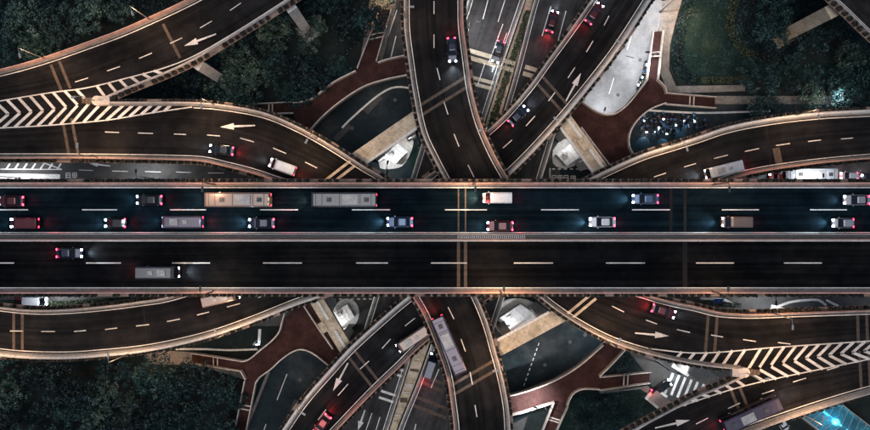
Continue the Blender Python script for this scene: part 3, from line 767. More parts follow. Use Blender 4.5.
# ================================================================== street-level markings, pavements, lawns
def street_dashes(lst, z, parent, w=.15):
    for q in lst: mark_quad(q[:2], q[2:], w, z, parent, 'lane_dash', 'paint_white')
street_dashes([(79, 170, 93, 170.5), (112, 171, 128, 171.5), (145, 171.5, 161, 172), (176, 172, 191, 172.5), (208, 173, 224, 173)], .010, road_ew)
street_dashes([(287, 374, 277, 400), (632, 34, 627, 50), (614, 78, 609, 94), (266, 424, 262, 436)], .02, road_ns)
for k in range(9):
    t0, t1 = k/9, (k+.55)/9
    mark_quad((539-16*t0, 343+45*t0), (539-16*t1, 343+45*t1), .2, .016, road_ns, 'lane_dash', 'paint_white')
street_dashes([(396, 36, 391, 57), (397, 10, 380, 60), (352, 88, 349, 92)], .018, road_ns, .2)
arrow((89, 163.5), (110, 166), .0, road_ew, 'paint_white', .5, .18)
for k in range(7): mark_quad((6+8.5*k, 169.5), (10+8.5*k, 163.5), .35, .012, road_ew, 'hatch_stripe', 'paint_white')
mark_quad((-20, 169), (62, 169.5), .2, .016, road_ew, 'edge_line', 'paint_white'); mark_quad((44, 163), (62, 169.5), .2, .02, road_ew, 'edge_line', 'paint_white')
mark_quad((-20, 176), (60, 177), 1.2, .016, road_ew, 'edge_line', 'paint_white')
def glyph(x, y, s, strokes, parent, z):
    m = MB()
    for i, (x0, y0, x1, y1) in enumerate(strokes):
        a, b_ = P(x+x0*s, y+y0*s, z+.0005*i), P(x+x1*s, y+y1*s, z+.0005*i); d = (b_-a).normalized(); n = Vector((-d.y, d.x, 0))*.08
        m.quad(a-n, b_-n, b_+n, a+n)
    m.build('road_lettering', M['paint_white'], parent)
G1 = [(0, 0, 1, 0), (0, .5, 1, .5), (0, 1, 1, 1), (0, 0, 0, 1), (1, 0, 1, 1), (.2, 1, -.1, 1.3), (.8, 1, 1.1, 1.3)]
G2 = [(0, 0, 1, 0), (0, 0, 0, 1), (1, 0, 1, 1), (0, 1, 1, 1), (.5, 0, .5, 1), (0, .5, 1, .5), (.5, 1, .5, 1.3)]
for k, (x, y) in enumerate(((66, 173), (72.5, 173), (552, 175.5), (558, 175.5), (564, 175.5), (571, 176))):
    glyph(x, y, 4.2, G1 if k % 2 == 0 else G2, road_ew, .02)
mark_quad((550, 168), (550, 182), .25, .014, road_ew, 'edge_line', 'paint_white'); 
for k in range(7): mark_quad((552+6*k, 169), (555+6*k, 169), .25, .014, road_ew, 'lane_dash', 'paint_white')
for k in range(8): mark_quad((333+6*k, 299), (336+6*k, 299), .25, .014, road_ew, 'lane_dash', 'paint_white')
# zebra crossing at the lower right
plate('road_side_street', [(628, 350), (760, 350), (760, 400), (690, 412), (655, 395), (648, 376)], .010, 'asphalt_street')
zeb = bpy.data.objects['road_side_street']
for k in range(6):
    x0, y0 = 669+6.2*k, 381+2.2*k - 2
    mark_quad((x0+4, y0-6), (x0-6+2, y0+14), .55, .02, zeb, 'zebra_stripe', 'paint_white')
# pavements and lawns by quadrant
plate('plaza_north_west', [(300, 100), (340, 70), (420, 50), (440, 190), (300, 190)], .009, 'asphalt_teal_cast')
plate('plaza_south_east', [(500, 290), (640, 290), (632, 350), (600, 376), (560, 400), (500, 430)], .009, 'asphalt_teal_cast')
plate('plaza_north_east', [(560, 100), (700, 104), (900, 104), (900, 150), (560, 190)], .009, 'asphalt_teal_cast')
plate('plaza_south_west', [(262, 345), (350, 335), (345, 380), (300, 445), (240, 445)], .009, 'asphalt_teal_cast')
plate('road_service', [(690, -60), (668, -5), (656, 40), (646, 80), (620, 125), (575, 125), (600, 60), (640, -60)], .012, 'asphalt_lit_pale')
plate('pavement_north_east', [(672, -60), (693, -60), (685, -10), (676, 20), (670, 45), (669, 70), (676, 86), (745, 85), (745, 91), (690, 93), (668, 92), (655, 60)], .13, 'paving', .13)
plate('lawn', [(696, -60), (688, -12), (679, 18), (673, 45), (672, 66), (679, 80), (694, 84), (745, 83), (800, 83), (900, 80), (900, -60)], .16, 'lawn', .1, smooth=True)
plate('planting_bed', [(744, -60), (739, -10), (732, 10), (730, 24), (735, 40), (748, 54), (775, 62), (830, 62), (880, 40), (880, -60)], .20, 'ground_soil', .16, smooth=True)
plate('pavement_edge', [(700, 96), (900, 96), (900, 104), (700, 104)], .12, 'paving', .12)
plate('path_north_west', [(376, -40), (398, -40), (396, 6), (382, 62), (356, 76), (360, 62)], .12, 'paving', .12)
plate('lawn_south', [(572, 396), (600, 391), (640, 388), (652, 395), (664, 412), (640, 440), (560, 450), (558, 425)], .12, 'lawn', .12)
plate('pavement_south_east', [(599, 391), (648, 386), (660, 398), (668, 412), (663, 414), (652, 396), (640, 389), (600, 394)], .15, 'paving', .15)
plate('pavement_south_west', [(140, 349), (205, 353), (250, 372), (246, 380), (200, 366), (150, 364)], .13, 'paving', .13)
plate('verge_west', [(-60, 299), (0, 300), (60, 301), (130, 297), (130, 304), (60, 312), (-60, 308)], .13, 'lawn', .13)
plate('pavement_corner', [(-20, 418), (0, 414), (9, 430), (12, 445), (-20, 445)], .13, 'paving', .13)
plate('verge_north', [(408, 150), (424, 142), (430, 175), (414, 184)], .13, 'lawn', .13)
for pts in ([(270, 372), (246, 432), (243, 432), (267, 372)], [(391, 10), (378, 62), (376, 62), (388, 10)]):
    plate('kerb_line', pts, .14, 'paving', .14)
def kerb(pts, name='kerb', w=.3, mat='concrete_white'):
    p = px_path(pts, 0, 1.0); n = normals(p, [q+Vector((0, 60, 0)) for q in p])
    b = MB(); b.sweep(p, [(-w/2, 0), (-w/2, .18), (w/2, .18), (w/2, 0)], n); tag(b.build(name, M[mat]), kind='structure')
kerb([(643, 304), (660, 300), (668, 296)]); kerb([(776, 307), (790, 302), (806, 300), (818, 300), (826, 305)], w=.5); kerb([(700, 298), (725, 300), (734, 305)], w=.5); kerb([(826, 300), (838, 306)], w=.5)
kerb([(430, 150), (420, 180)], w=.9); kerb([(543, 150), (534, 180)], w=.8); kerb([(376, 296), (368, 325)], w=.9); kerb([(496, 294), (490, 315)], w=.9)
kerb([(176, 349), (205, 349), (228, 350), (262, 349)], w=.4); kerb([(420, 90), (392, 88), (352, 118), (342, 128)], w=.4)
kerb([(560, 375), (590, 360), (606, 342)], w=.3); kerb([(260, 329), (259, 345)], w=.6); kerb([(640, 110), (700, 113), (770, 111)], w=.4)
def inside(x, y, poly):
    r = False; n = len(poly)
    for i in range(n):
        (x0, y0), (x1, y1) = poly[i], poly[(i+1) % n]
        if (y0 > y) != (y1 > y) and x < (x1-x0)*(y-y0)/(y1-y0)+x0: r = not r
    return r
def ground_cover(r_):
    while True:
        x, y = r_.uniform(732, 800), r_.uniform(-5, 60)
        if inside(x, y, [(740, -10), (734, 10), (732, 24), (737, 40), (750, 53), (775, 60), (800, 60), (800, -10)]): return P(x, y, .3)+Vector((0, 0, r_.uniform(0, .5)))
def disc(px, py, rad, par):
    c0 = P(px, py, .02); b = MB(); b.poly([(c0.x+math.cos(k*math.pi/8)*rad, c0.y+math.sin(k*math.pi/8)*rad, .022) for k in range(16)]); b.build('manhole_cover', M['steel_dark'], par)
for x, y in ((372, 105), (352, 128), (395, 100), (545, 365), (570, 342), (585, 335), (300, 380), (640, 60), (618, 95)): disc(x, y, .4, road_ns)
for x0, y0, x1, y1, w_ in ((365, 112, 380, 96, 1.6), (335, 140, 350, 125, 1.2), (626, 56, 634, 58, .25), (297, 400, 290, 420, 1.4)):
    mark_quad((x0, y0), (x1, y1), w_, .024, road_ns, 'asphalt_patch', 'asphalt_street')
# hedges: bands of clipped shrubs
def leaf_mass(name, pts_fn, count, size, mat, seed):
    rnd = random.Random(seed); b = MB()
    for _ in range(count):
        c0 = pts_fn(rnd); s_ = size*rnd.uniform(.6, 1.3)
        u = Vector((rnd.gauss(0, 1), rnd.gauss(0, 1), rnd.gauss(0, .5))).normalized(); w = u.cross(Vector((rnd.gauss(0, 1), rnd.gauss(0, 1), rnd.gauss(0, 1)))).normalized()
        b.quad(c0-u*s_-w*s_*.5, c0+u*s_-w*s_*.5, c0+u*s_+w*s_*.5, c0-u*s_+w*s_*.5)
    return b.build(name, M[mat])
def hedge(px, w, h, label, seed, dens=40, mat='hedge_leaves', z=0):
    p = catmull([P(x, y, z) for x, y in px], .5)
    def fn(r):
        i = r.randrange(len(p)-1); q = p[i].lerp(p[i+1], r.random()); d = p[i+1]-p[i]; n = Vector((-d.y, d.x, 0)).normalized()
        o = r.uniform(-1, 1); return q+n*o*w/2+Vector((0, 0, .1+h*(1-.4*o*o)*r.random()**.5))
    o = leaf_mass('hedge', fn, int(plen(p)*w*dens), .16, mat, seed)
    tag(o, label, 'hedge', 'clipped hedges')
def tufts(poly):
    xs, ys = [p[0] for p in poly], [p[1] for p in poly]
    def fn(r_):
        while True:
            x, y = r_.uniform(min(xs), max(xs)), r_.uniform(min(ys), max(ys))
            if inside(x, y, poly): return P(x, y, .13)+Vector((0, 0, r_.uniform(0, .07)))
    return fn
tag(leaf_mass('grass', tufts([(698, -12), (690, 12), (684, 42), (683, 60), (689, 71), (704, 76), (760, 75), (760, 62), (744, 54), (733, 40), (728, 24), (730, 10), (737, -12)]), 6000, .10, 'leaves_dark', 81), 'rough grass on the upper right lawn left of the curved hedge', 'grass', kind='stuff')
tag(leaf_mass('grass', tufts([(574, 398), (600, 393), (638, 390), (650, 396), (662, 412), (640, 438), (562, 445)]), 7000, .12, 'leaves_dark', 82), 'dark grass on the lawn at the bottom edge below the red walkway', 'grass', kind='stuff')
tag(leaf_mass('ground_cover', ground_cover, 2600, .2, 'leaves_dark', 77), 'dark ground cover planting inside the curved hedge', 'ground cover', kind='stuff')
hedge([(739, -12), (732, 8), (729, 24), (733, 39), (744, 52), (762, 60)], 1.9, .9, 'curved clipped hedge dividing the lawn at the upper right', 1)
hedge([(692, -12), (684, 15), (678, 42), (677.5, 62), (684, 75), (697, 80)], 2.4, .7, 'wide clipped hedge curving round the lower left edge of the upper right lawn', 2, 34, 'leaves_dark')
hedge([(700, 80.5), (720, 80.5), (745, 79.5)], 1.5, .8, 'straight low hedge along the lower edge of the upper right lawn', 3)
hedge([(528, 12), (521, 34), (503, 88), (490, 128)], 1.3, 1.0, 'hedge in the narrow trough between the low carriageways above the main deck', 4, 60, z=8.1)
hedge([(30, 303), (70, 304), (110, 301)], 1.4, .8, 'hedge strip between the main deck and the lower left ramp', 5)
hedge([(645, 308), (700, 303), (740, 305)], 1.0, .8, 'hedge strip between the main deck and the lower right ramp', 6)
hedge([(421, 146), (425, 162), (419, 180)], 1.8, 1.0, 'hedge by the kerb right of the upper left white island', 7, 60)
hedge([(541, 142), (536, 168)], 1.6, 1.0, 'hedge left of the upper right white island', 8, 60)
hedge([(375, 300), (366, 328)], 1.4, 1.0, 'hedge right of the lower left white island', 9, 60)
hedge([(648, 70), (638, 92)], .9, .8, 'low planting beside the white-lit road at the upper right', 10, 60)

# ================================================================== trees
def make_tree(kind, seed):
    rnd = random.Random(seed); R0 = rnd.uniform(2.6, 3.4); H = rnd.uniform(6.5, 8.5)
    tr = MB(); tr.tube([(0, 0, 0), (.1, .05, H*.3), (.05, .1, H*.7)], [.26, .2, .1], 8)
    for k in range(6):
        a = k*1.05+rnd.uniform(-.3, .3); z = H*rnd.uniform(.3, .5); l = R0*rnd.uniform(.5, .8)
        tr.tube([(0.05, .05, z), (math.cos(a)*l*.5, math.sin(a)*l*.5, z+l*.5), (math.cos(a)*l, math.sin(a)*l, z+l*.7)], [.1, .07, .03], 5)
    cr = MB(); clumps = []
    for k in range(48):
        a = rnd.uniform(0, 2*math.pi); r = R0*math.sqrt(rnd.random())*rnd.uniform(.75, 1.12); 
        z = H*.5 + H*.42*math.sqrt(max(0.05, 1-(r/R0/1.15)**2))*rnd.uniform(.45, 1.05)
        clumps.append((Vector((math.cos(a)*r, math.sin(a)*r, z)), rnd.uniform(.36, .9)))
    for c0, cr_ in clumps:
        for j in range(int(38*cr_/.55)):
            d = Vector((rnd.gauss(0, 1), rnd.gauss(0, 1), rnd.gauss(.25, .8))).normalized()
            p = c0+d*cr_*rnd.uniform(.65, 1.05)
            u = d.cross(Vector((rnd.gauss(0, 1), rnd.gauss(0, 1), rnd.gauss(0, 1)))).normalized(); w = (d+Vector((rnd.gauss(0, .4), rnd.gauss(0, .4), rnd.gauss(0, .4)))).normalized().cross(u).normalized()
            s_ = rnd.uniform(.10, .22)
            cr.quad(p-u*s_, p-w*s_*.6, p+u*s_, p+w*s_*.6)
    return tr.mesh('trunk', M['bark']), cr.mesh('crown', M[kind])
TREES = [make_tree('leaves_dark', 100+i) for i in range(5)]; TREES_P = [make_tree('leaves_lit', 200+i) for i in range(3)]
def plant(x, y, label, group, pale=False, s=1.0):
    q = P(x, y, 6); trm, crm = random.choice(TREES_P if pale else TREES)
    t = thing('broadleaf_tree', label, 'tree', (q.x, q.y, 0), group, local=True)
    s_ = s*random.choice((.7, .85, 1.0, 1.2, 1.45))*random.uniform(.92, 1.08); t.scale = (s_, s_, s_*random.uniform(.85, 1.1)); t.rotation_euler = (0, 0, random.uniform(0, 6.28))
    for nm, me in (('trunk', trm), ('crown', crm)):
        o = bpy.data.objects.new(nm, me); COL.objects.link(o); o.parent = t
def grove(poly, spacing, label, group, lit_spots=(), avoid=()):
    xs = [p[0] for p in poly]; ys = [p[1] for p in poly]; pts = []; tries = 0
    while tries < 4000:
        tries += 1
        x, y = random.uniform(min(xs), max(xs)), random.uniform(min(ys), max(ys))
        if not inside(x, y, poly): continue
        if any((x-a)**2+(y-b)**2 < r*r for a, b, r in avoid): continue
        if any((x-a)**2+(y-b)**2 < spacing**2 for a, b in pts): continue
        pts.append((x, y))
    left, right_, top, bot = min(pts), max(pts), min(pts, key=lambda p: p[1]), max(pts, key=lambda p: p[1])
    cx, cy = (min(xs)+max(xs))/2, (min(ys)+max(ys))/2
    for q_ in pts:
        x, y = q_
        pale = any((x-a)**2+(y-b)**2 < r*r for a, b, r in lit_spots)  # trees in these spots get leaves coloured as if lamp-lit
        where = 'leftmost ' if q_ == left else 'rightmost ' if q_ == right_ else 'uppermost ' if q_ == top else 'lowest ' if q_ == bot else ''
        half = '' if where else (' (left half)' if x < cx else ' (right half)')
        plant(x, y, where + ('lamp-lit pale' if pale else 'dark teal') + ' leafy tree ' + label + half, group + (' left half' if x < cx else ' right half'), pale)
    return len(pts)
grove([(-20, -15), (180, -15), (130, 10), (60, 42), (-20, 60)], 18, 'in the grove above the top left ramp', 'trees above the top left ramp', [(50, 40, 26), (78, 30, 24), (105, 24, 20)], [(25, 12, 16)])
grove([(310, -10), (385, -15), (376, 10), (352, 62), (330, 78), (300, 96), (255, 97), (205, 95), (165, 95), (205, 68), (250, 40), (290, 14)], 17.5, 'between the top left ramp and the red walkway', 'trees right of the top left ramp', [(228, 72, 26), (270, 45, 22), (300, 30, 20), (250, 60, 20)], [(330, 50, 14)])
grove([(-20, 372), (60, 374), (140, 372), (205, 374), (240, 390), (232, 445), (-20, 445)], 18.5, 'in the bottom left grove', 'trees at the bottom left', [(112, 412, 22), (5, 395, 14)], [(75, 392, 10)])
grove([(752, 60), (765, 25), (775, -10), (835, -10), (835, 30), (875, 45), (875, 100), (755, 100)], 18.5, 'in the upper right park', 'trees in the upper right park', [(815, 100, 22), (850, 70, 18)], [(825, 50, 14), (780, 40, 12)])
for x, y, s, lb in ((628, 366, 1.0, 'round dark tree between the lower right walkway and its stair'), (322, 398, .9, 'dark tree hugging the inner edge of the arrow-down ramp'), (762, 106, .9, 'tree on the pavement beside the upper right motorcycles')):
    plant(x, y, lb, None, False, s)
for x, y, w_ in ((590, 432, 'leftmost small tree'), (606, 412, 'middle small tree, nearest the red walkway,'), (632, 420, 'rightmost small tree')): plant(x, y, w_ + ' on the dark lawn at the bottom edge', 'small trees on the lower lawn', False, .7)

# ================================================================== lamps
def street_lamp(base, z, h, arm, label, warm=True, power=900, arm_len=1.8, dark=False, spot=150, group='street lamps'):
    q = P(*base, z)
    t = thing('street_lamp', label, 'street lamp', q, group, local=True)
    d = Vector((arm[0], -arm[1], 0)).normalized(); m = M['pole_dark' if dark else 'pole_grey']
    b = MB(); b.tube([(0, 0, 0), (0, 0, h*.5), (0, 0, h)], [.12, .1, .07], 8); b.box((0, 0, .15), (.2, .2, .15)); o = b.build('pole', m); o.parent = t
    b = MB(); b.tube([(0, 0, h-.1), d*arm_len*.5+Vector((0, 0, h+.15)), d*arm_len+Vector((0, 0, h+.2))], .05, 6); o = b.build('arm', m); o.parent = t
    e = d*(arm_len+.25); rot = math.atan2(d.y, d.x)
    b = MB(); b.box((e.x, e.y, h+.22), (.42, .17, .07), rot); hd = b.build('lamp_head', m); hd.parent = t
    b = MB(); b.box((e.x, e.y, h+.13), (.36, .13, .02), rot); o = b.build('lens', M['lamp_warm' if warm else 'lamp_white']); o.parent = hd
    ld = bpy.data.lights.new('lamp_light', 'SPOT'); ld.energy = power; ld.color = (1.0, .60, .33) if warm else (.93, .96, 1.0)
    ld.spot_size = R(spot); ld.spot_blend = .6; ld.shadow_soft_size = .25
    lo = bpy.data.objects.new('lamp_light', ld); COL.objects.link(lo); lo.parent = t; lo.location = (e.x, e.y, h+.05)
W = 1700
street_lamp((47, 59.5), Z_HI, 9, (.3, 1), 'lamp post on the outer edge of the top left ramp, near the photo left edge', True, W, 1.2)
street_lamp((151, 20.5), Z_HI, 9, (.4, 1), 'lamp post on the outer edge of the top left ramp, near the top edge', True, W, 1.2)
street_lamp((216, 105.5), Z_HI, 8, (0, 1), 'lamp post on the upper parapet of the arrow-left ramp', True, W, 1.2)
street_lamp((318, 139), Z_HI, 8, (-.5, 1), 'lamp post on the upper parapet where the left ramp bends to the main deck', True, W, 1.2)
street_lamp((100, 157.5), Z_HI, 8, (0, -1), 'lamp post on the lower parapet of the left ramp above the main deck', True, W, 1.2)
street_lamp((10, 356), Z_LO, 9, (0, -1), 'lamp post on the lower parapet of the lower left ramp, nearest the left edge', True, W, 1.2)
street_lamp((130, 353), Z_LO, 9, (0, -1), 'lamp post on the lower left ramp above the bottom left grove', True, W, 1.2)
street_lamp((232, 330), Z_LO, 9, (-.3, -1), 'lamp post on the lower left ramp above the red walkway stair', True, W, 1.2)
street_lamp((793, 116), Z_LO, 9, (0, 1), 'lamp post on the upper parapet of the right ramp', True, W, 1.2)
street_lamp((668, 146.5), Z_LO, 9, (.3, 1), 'lamp post on the right ramp beside the upper right motorcycles', True, W, 1.2)
street_lamp((405.5, 20), Z_HI, 8, (1, 0), 'lamp post on the left parapet of the top ramp', True, 350, 1.2)
street_lamp((484, 133), Z_HI, 8, (-1, .4), 'lamp post on the right parapet of the top ramp above the main deck', True, 500, 1.2)
street_lamp((613, 56), Z_LO, 8, (-1, -.7), 'lamp post on the right parapet of the arrow-up ramp', True, 350, 1.2)
street_lamp((554, 129), Z_LO, 8, (-1, -.8), 'lamp post on the arrow-up ramp beside the tan beam', True, 350, 1.2)
street_lamp((499, 361), Z_HI, 8, (-1, 0), 'lamp post on the right parapet of the bottom ramp', True, W*.7, 1.2)
street_lamp((305, 398), Z_LO, 8, (1, .6), 'lamp post on the left parapet of the arrow-down ramp', True, 350, 1.2)
street_lamp((604, 339), Z_HI, 8, (.6, -1), 'lamp post on the lower parapet of the arrow-right ramp', True, W, 1.2)
street_lamp((770, 312.5), Z_HI, 8, (0, 1), 'lamp post on the upper parapet above the lower right chevrons', True, W, 1.2)
street_lamp((800, 413), Z_HI, 8, (-.2, -1), 'lamp post on the lower parapet of the bottom right ramp', True, W, 1.2)
street_lamp((745, 372), Z_HI, 6, (1, -.2), 'short lamp post on the gore nose of the lower right chevrons', True, 450, 1.0)
street_lamp((97, 101.5), Z_HI, 6, (-1, .2), 'short lamp post on the gore nose of the upper left chevrons', True, 450, 1.0)
for x, y, lb in ((216, 184.5, 'upper parapet of the main deck, left of the three'), (473, 184.5, 'upper parapet of the main deck beside the expansion joint'), (712, 184.5, 'upper parapet of the main deck, right of the three'),
                 (214, 291, 'lower parapet of the main deck, left of the three'), (500, 291, 'lower parapet of the main deck right of the expansion joint'), (711, 291, 'lower parapet of the main deck, right of the three')):
    street_lamp((x, y), Z_DECK, 7, (0, 1 if y < 200 else -1), 'lamp post on the ' + lb, True, (1900 if y > 200 else 1100) if 470 < x < 510 else 600, .9, True, 135)
# street-level white lamps
LW = 380
street_lamp((418, 143), 0, 7, (-1, 0), 'dark lamp post by the upper left white island, nearer the ramp', False, LW, 1.4, True)
street_lamp((388, 170), 0, 6, (.3, -1), 'dark lamp post below the upper left white island', False, 450, 1.0, True)
street_lamp((560, 136), 0, 7, (.5, 1), 'lamp post behind the upper right white island', False, LW*.8, 1.4, True)
street_lamp((341, 331), 0, 7, (.2, -1), 'lamp post below the lower left white island', False, LW*.7, 1.4, True)
street_lamp((497, 322), 0, 7, (1, -.2), 'lamp post left of the lower right white island', False, LW*1.1, 1.4, True)
street_lamp((660, 12), 0, 9, (-1, .1), 'dark lamp post at the top of the white-lit road', False, 2600, 2.0, True)
street_lamp((645, 62), 0, 9, (-1, 0), 'dark lamp post halfway down the white-lit road', False, 2800, 2.0, True)
street_lamp((597, 118), 0, 5, (.4, -1), 'lamp post under the red walkway at the end of the white-lit road', False, 1300, 1.0, True)
street_lamp((676, 22), 0, 7, (1, 0), 'dark lamp post on the pavement left of the lawn', True, 1500, 1.4, True)
street_lamp((816, 108), 0, 9.5, (0, -1), 'bright white lamp shining among the upper right trees', False, 900, 1.0)
street_lamp((544, 405.5), Z_FB, 5.5, (-1, -.45), 'lamp post over the bright lit end of the lower right walkway', False, 4200, 2.6, True, 110)
street_lamp((170, 350), 0, 8, (.2, 1), 'dark lamp post on the pavement below the lower left ramp', True, 700, 1.4, True)
street_lamp((657, 362), 0, 8, (1, .3), 'dark lamp post beside the zebra crossing', False, 1500, 1.8, True)
street_lamp((718, 366), 0, 8, (-1, .6), 'lamp post by the white pier near the zebra crossing', False, 260, 1.4, True)
street_lamp((393, 4), 0, 7, (-1, .3), 'lamp post at the top of the upper left stair', True, 1600, 1.0, True)
street_lamp((468, 30), Z_NS, 7, (1, .2), 'lamp post on the left edge of the low carriageway near the top', False, 1500, 1.4)
for x, y, lb in ((20, 178, 'lamp post on the street left of the main deck near the hatching'), (150, 178, 'lamp post on the street under the left end of the main deck'),):
    street_lamp((x, y), 0, 7, (0, -1), lb, False, 1700, .8, True)
street_lamp((805, 182), 0, 7, (0, -1), 'lamp post by the parked vehicles at the right', False, 900, .8, True)
street_lamp((760, 294), 0, 7, (0, 1), 'lamp post on the street below the main deck at the right', False, 1800, .8, True)
street_lamp((60, 292), 0, 7, (0, 1), 'lamp post on the street below the main deck at the left', False, 1500, .8, True)
street_lamp((590, 320), 0, 7, (-.5, 1), 'lamp post on the street under the arrow-right ramp', False, 1100, .8, True)

# ================================================================== vehicles
def loft(stations, name, mat, nsec=10):
    """stations: (x, half width, z bottom, z top, roundness)"""
    b = MB(); k = nsec
    for x, hw, z0, z1, r in stations:
        sec = [(-hw*.94, z0), (-hw, z0+(z1-z0)*.3), (-hw, z1-r), (-hw+r*.4, z1-r*.3), (-hw+r*1.3, z1), (hw-r*1.3, z1), (hw-r*.4, z1-r*.3), (hw, z1-r), (hw, z0+(z1-z0)*.3), (hw*.94, z0)]
        for y, z in sec: b.v.append((x, y, z))
    for i in range(len(stations)-1):
        for j in range(k):
            q = i*k; b.f.append((q+j, q+(j+1) % k, q+k+(j+1) % k, q+k+j)); b.mi.append(0)
    b.f.append(tuple(range(k))); b.mi.append(0); b.f.append(tuple((len(stations)-1)*k+j for j in range(k))); b.mi.append(0)
    return b.mesh(name, mat)
def frustum(x0, x1, hw, z0, x2, x3, hw2, z1, name, mat):
    b = MB(); b.v = [(x0, -hw, z0), (x1, -hw, z0), (x1, hw, z0), (x0, hw, z0), (x2, -hw2, z1), (x3, -hw2, z1), (x3, hw2, z1), (x2, hw2, z1)]
    b.f = [(0, 1, 2, 3), (4, 5, 6, 7), (0, 1, 5, 4), (1, 2, 6, 5), (2, 3, 7, 6), (3, 0, 4, 7)]; b.mi = [0]*6
    return b.mesh(name, mat)
def wheel_mesh(r, w):
    b = MB(); b.tube([(0, -w/2, 0), (0, w/2, 0)], r, 14, 0); b.tube([(0, -w/2-.01, 0), (0, w/2+.01, 0)], r*.55, 10, 1)
    return b.mesh('wheel', [M['tyre'], M['rail_metal']])
def boxmesh(name, half, mat, taper=0):
    b = MB(); b.box((0, 0, 0), half); return b.mesh(name, mat)
PAINT0 = mat_car('car_base', (.1, .1, .1))
def proto(kind):
    """list of (part name, mesh, location, paintable)"""
    L = []
    if kind == 'sedan':
        L.append(('body', loft([(-2.28, .62, .34, .78, .10), (-2.15, .82, .26, .90, .12), (-1.4, .90, .2, .96, .12), (0, .91, .2, .95, .12), (1.2, .90, .2, .92, .14), (1.9, .84, .22, .82, .14), (2.2, .70, .28, .70, .12), (2.3, .5, .36, .6, .1)], 'body', PAINT0), (0, 0, 0), True))
        L.append(('window', frustum(-1.75, 1.05, .80, .93, -1.05, .25, .60, 1.40, 'window', M['car_glass']), (0, 0, 0), False))
        L.append(('roof', loft([(-1.12, .50, 1.38, 1.42, .02), (-.95, .60, 1.38, 1.46, .03), (.1, .60, 1.38, 1.46, .03), (.3, .52, 1.38, 1.42, .02)], 'roof', PAINT0), (0, 0, 0), True))
        wx, wy, wr, hx, hz, tx, tz, hy = 1.35, .80, .33, 2.1, .70, -2.12, .84, .58
    elif kind == 'hatchback':
        L.append(('body', loft([(-1.85, .66, .34, .85, .10), (-1.75, .80, .26, .98, .12), (-1, .85, .2, 1.0, .12), (.6, .86, .2, .98, .14), (1.4, .80, .22, .86, .14), (1.75, .68, .28, .74, .12), (1.85, .5, .36, .62, .1)], 'body', PAINT0), (0, 0, 0), True))
        L.append(('window', frustum(-1.72, .95, .77, .97, -1.4, .25, .60, 1.48, 'window', M['car_glass']), (0, 0, 0), False))
        L.append(('roof', loft([(-1.5, .50, 1.46, 1.50, .02), (-1.3, .61, 1.46, 1.54, .03), (.1, .61, 1.46, 1.54, .03), (.3, .52, 1.46, 1.5, .02)], 'roof', PAINT0), (0, 0, 0), True))
        wx, wy, wr, hx, hz, tx, tz, hy = 1.15, .76, .31, 1.66, .74, -1.72, .92, .56
    elif kind == 'van':
        L.append(('body', loft([(-2.5, .86, .3, 1.9, .12), (-2.42, .95, .25, 2.02, .16), (.9, .95, .22, 2.04, .16), (1.25, .93, .22, 1.9, .16), (1.95, .92, .22, 1.12, .14), (2.4, .84, .26, .96, .14), (2.52, .66, .36, .8, .1)], 'body', PAINT0), (0, 0, 0), True))
        b = MB(); b.quad((1.30, -.80, 1.87), (1.98, -.84, 1.13), (1.98, .84, 1.13), (1.30, .80, 1.87)); b.v = [(x+.04, y, z+.03) for x, y, z in b.v]
        L.append(('windscreen', b.mesh('windscreen', M['car_glass']), (0, 0, 0), False))
        for s_ in (-1, 1): L.append(('side_window', boxmesh('side_window', (1.4, .012, .26), M['car_glass']), (-.6, s_*.955, 1.5), False))
        L.append(('rear_window', boxmesh('rear_window', (.012, .7, .26), M['car_glass']), (-2.51, 0, 1.5), False))
        L.append(('roof', loft([(-2.2, .70, 2.03, 2.07, .02), (.7, .70, 2.03, 2.07, .02)], 'roof', PAINT0), (0, 0, 0), True))
        wx, wy, wr, hx, hz, tx, tz, hy = 1.55, .86, .34, 2.3, .92, -2.42, 1.0, .62
    elif kind == 'minibus':
        L.append(('body', loft([(-3.5, .95, .35, 2.4, .15), (-3.4, 1.04, .3, 2.6, .18), (2.6, 1.04, .3, 2.6, .18), (3.1, 1.02, .3, 2.35, .2), (3.45, .98, .32, 1.2, .15), (3.55, .85, .4, .9, .1)], 'body', PAINT0), (0, 0, 0), True))
        b = MB(); b.quad((3.13, -.88, 2.30), (3.49, -.92, 1.22), (3.49, .92, 1.22), (3.13, .88, 2.30))
        L.append(('windscreen', b.mesh('windscreen', M['car_glass']), (0, 0, 0), False))
        sw = boxmesh('side_window', (.5, .012, .36), M['car_glass'])
        for k in range(5):
            for s_ in (-1, 1): L.append(('side_window', sw, (-2.6+1.15*k, s_*1.045, 1.85), False))
        L.append(('roof_hatch', boxmesh('roof_hatch', (.4, .32, .06), M['pole_grey']), (-.9, 0, 2.65), False))
        L.append(('air_conditioner', boxmesh('air_conditioner', (.7, .55, .1), M['pole_grey']), (1.0, 0, 2.68), False))
        wx, wy, wr, hx, hz, tx, tz, hy = 2.2, .95, .4, 3.42, 1.0, -3.42, 1.1, .72
    else:  # bus
        L.append(('body', loft([(-5.6, 1.12, .38, 2.8, .18), (-5.5, 1.25, .32, 3.0, .2), (5.1, 1.25, .32, 3.0, .2), (5.45, 1.23, .34, 2.85, .22), (5.6, 1.15, .36, 1.3, .2), (5.66, 1.0, .45, .9, .1)], 'body', PAINT0), (0, 0, 0), True))
        b = MB(); b.quad((5.50, -1.05, 2.6), (5.62, -1.08, 1.35), (5.62, 1.08, 1.35), (5.50, 1.05, 2.6))
        L.append(('windscreen', b.mesh('windscreen', M['car_glass']), (0, 0, 0), False))
        sw = boxmesh('side_window', (.62, .012, .45), M['car_glass'])
        for k in range(7):
            for s_ in (-1, 1): L.append(('side_window', sw, (-4.6+1.4*k, s_*1.255, 2.1), False))
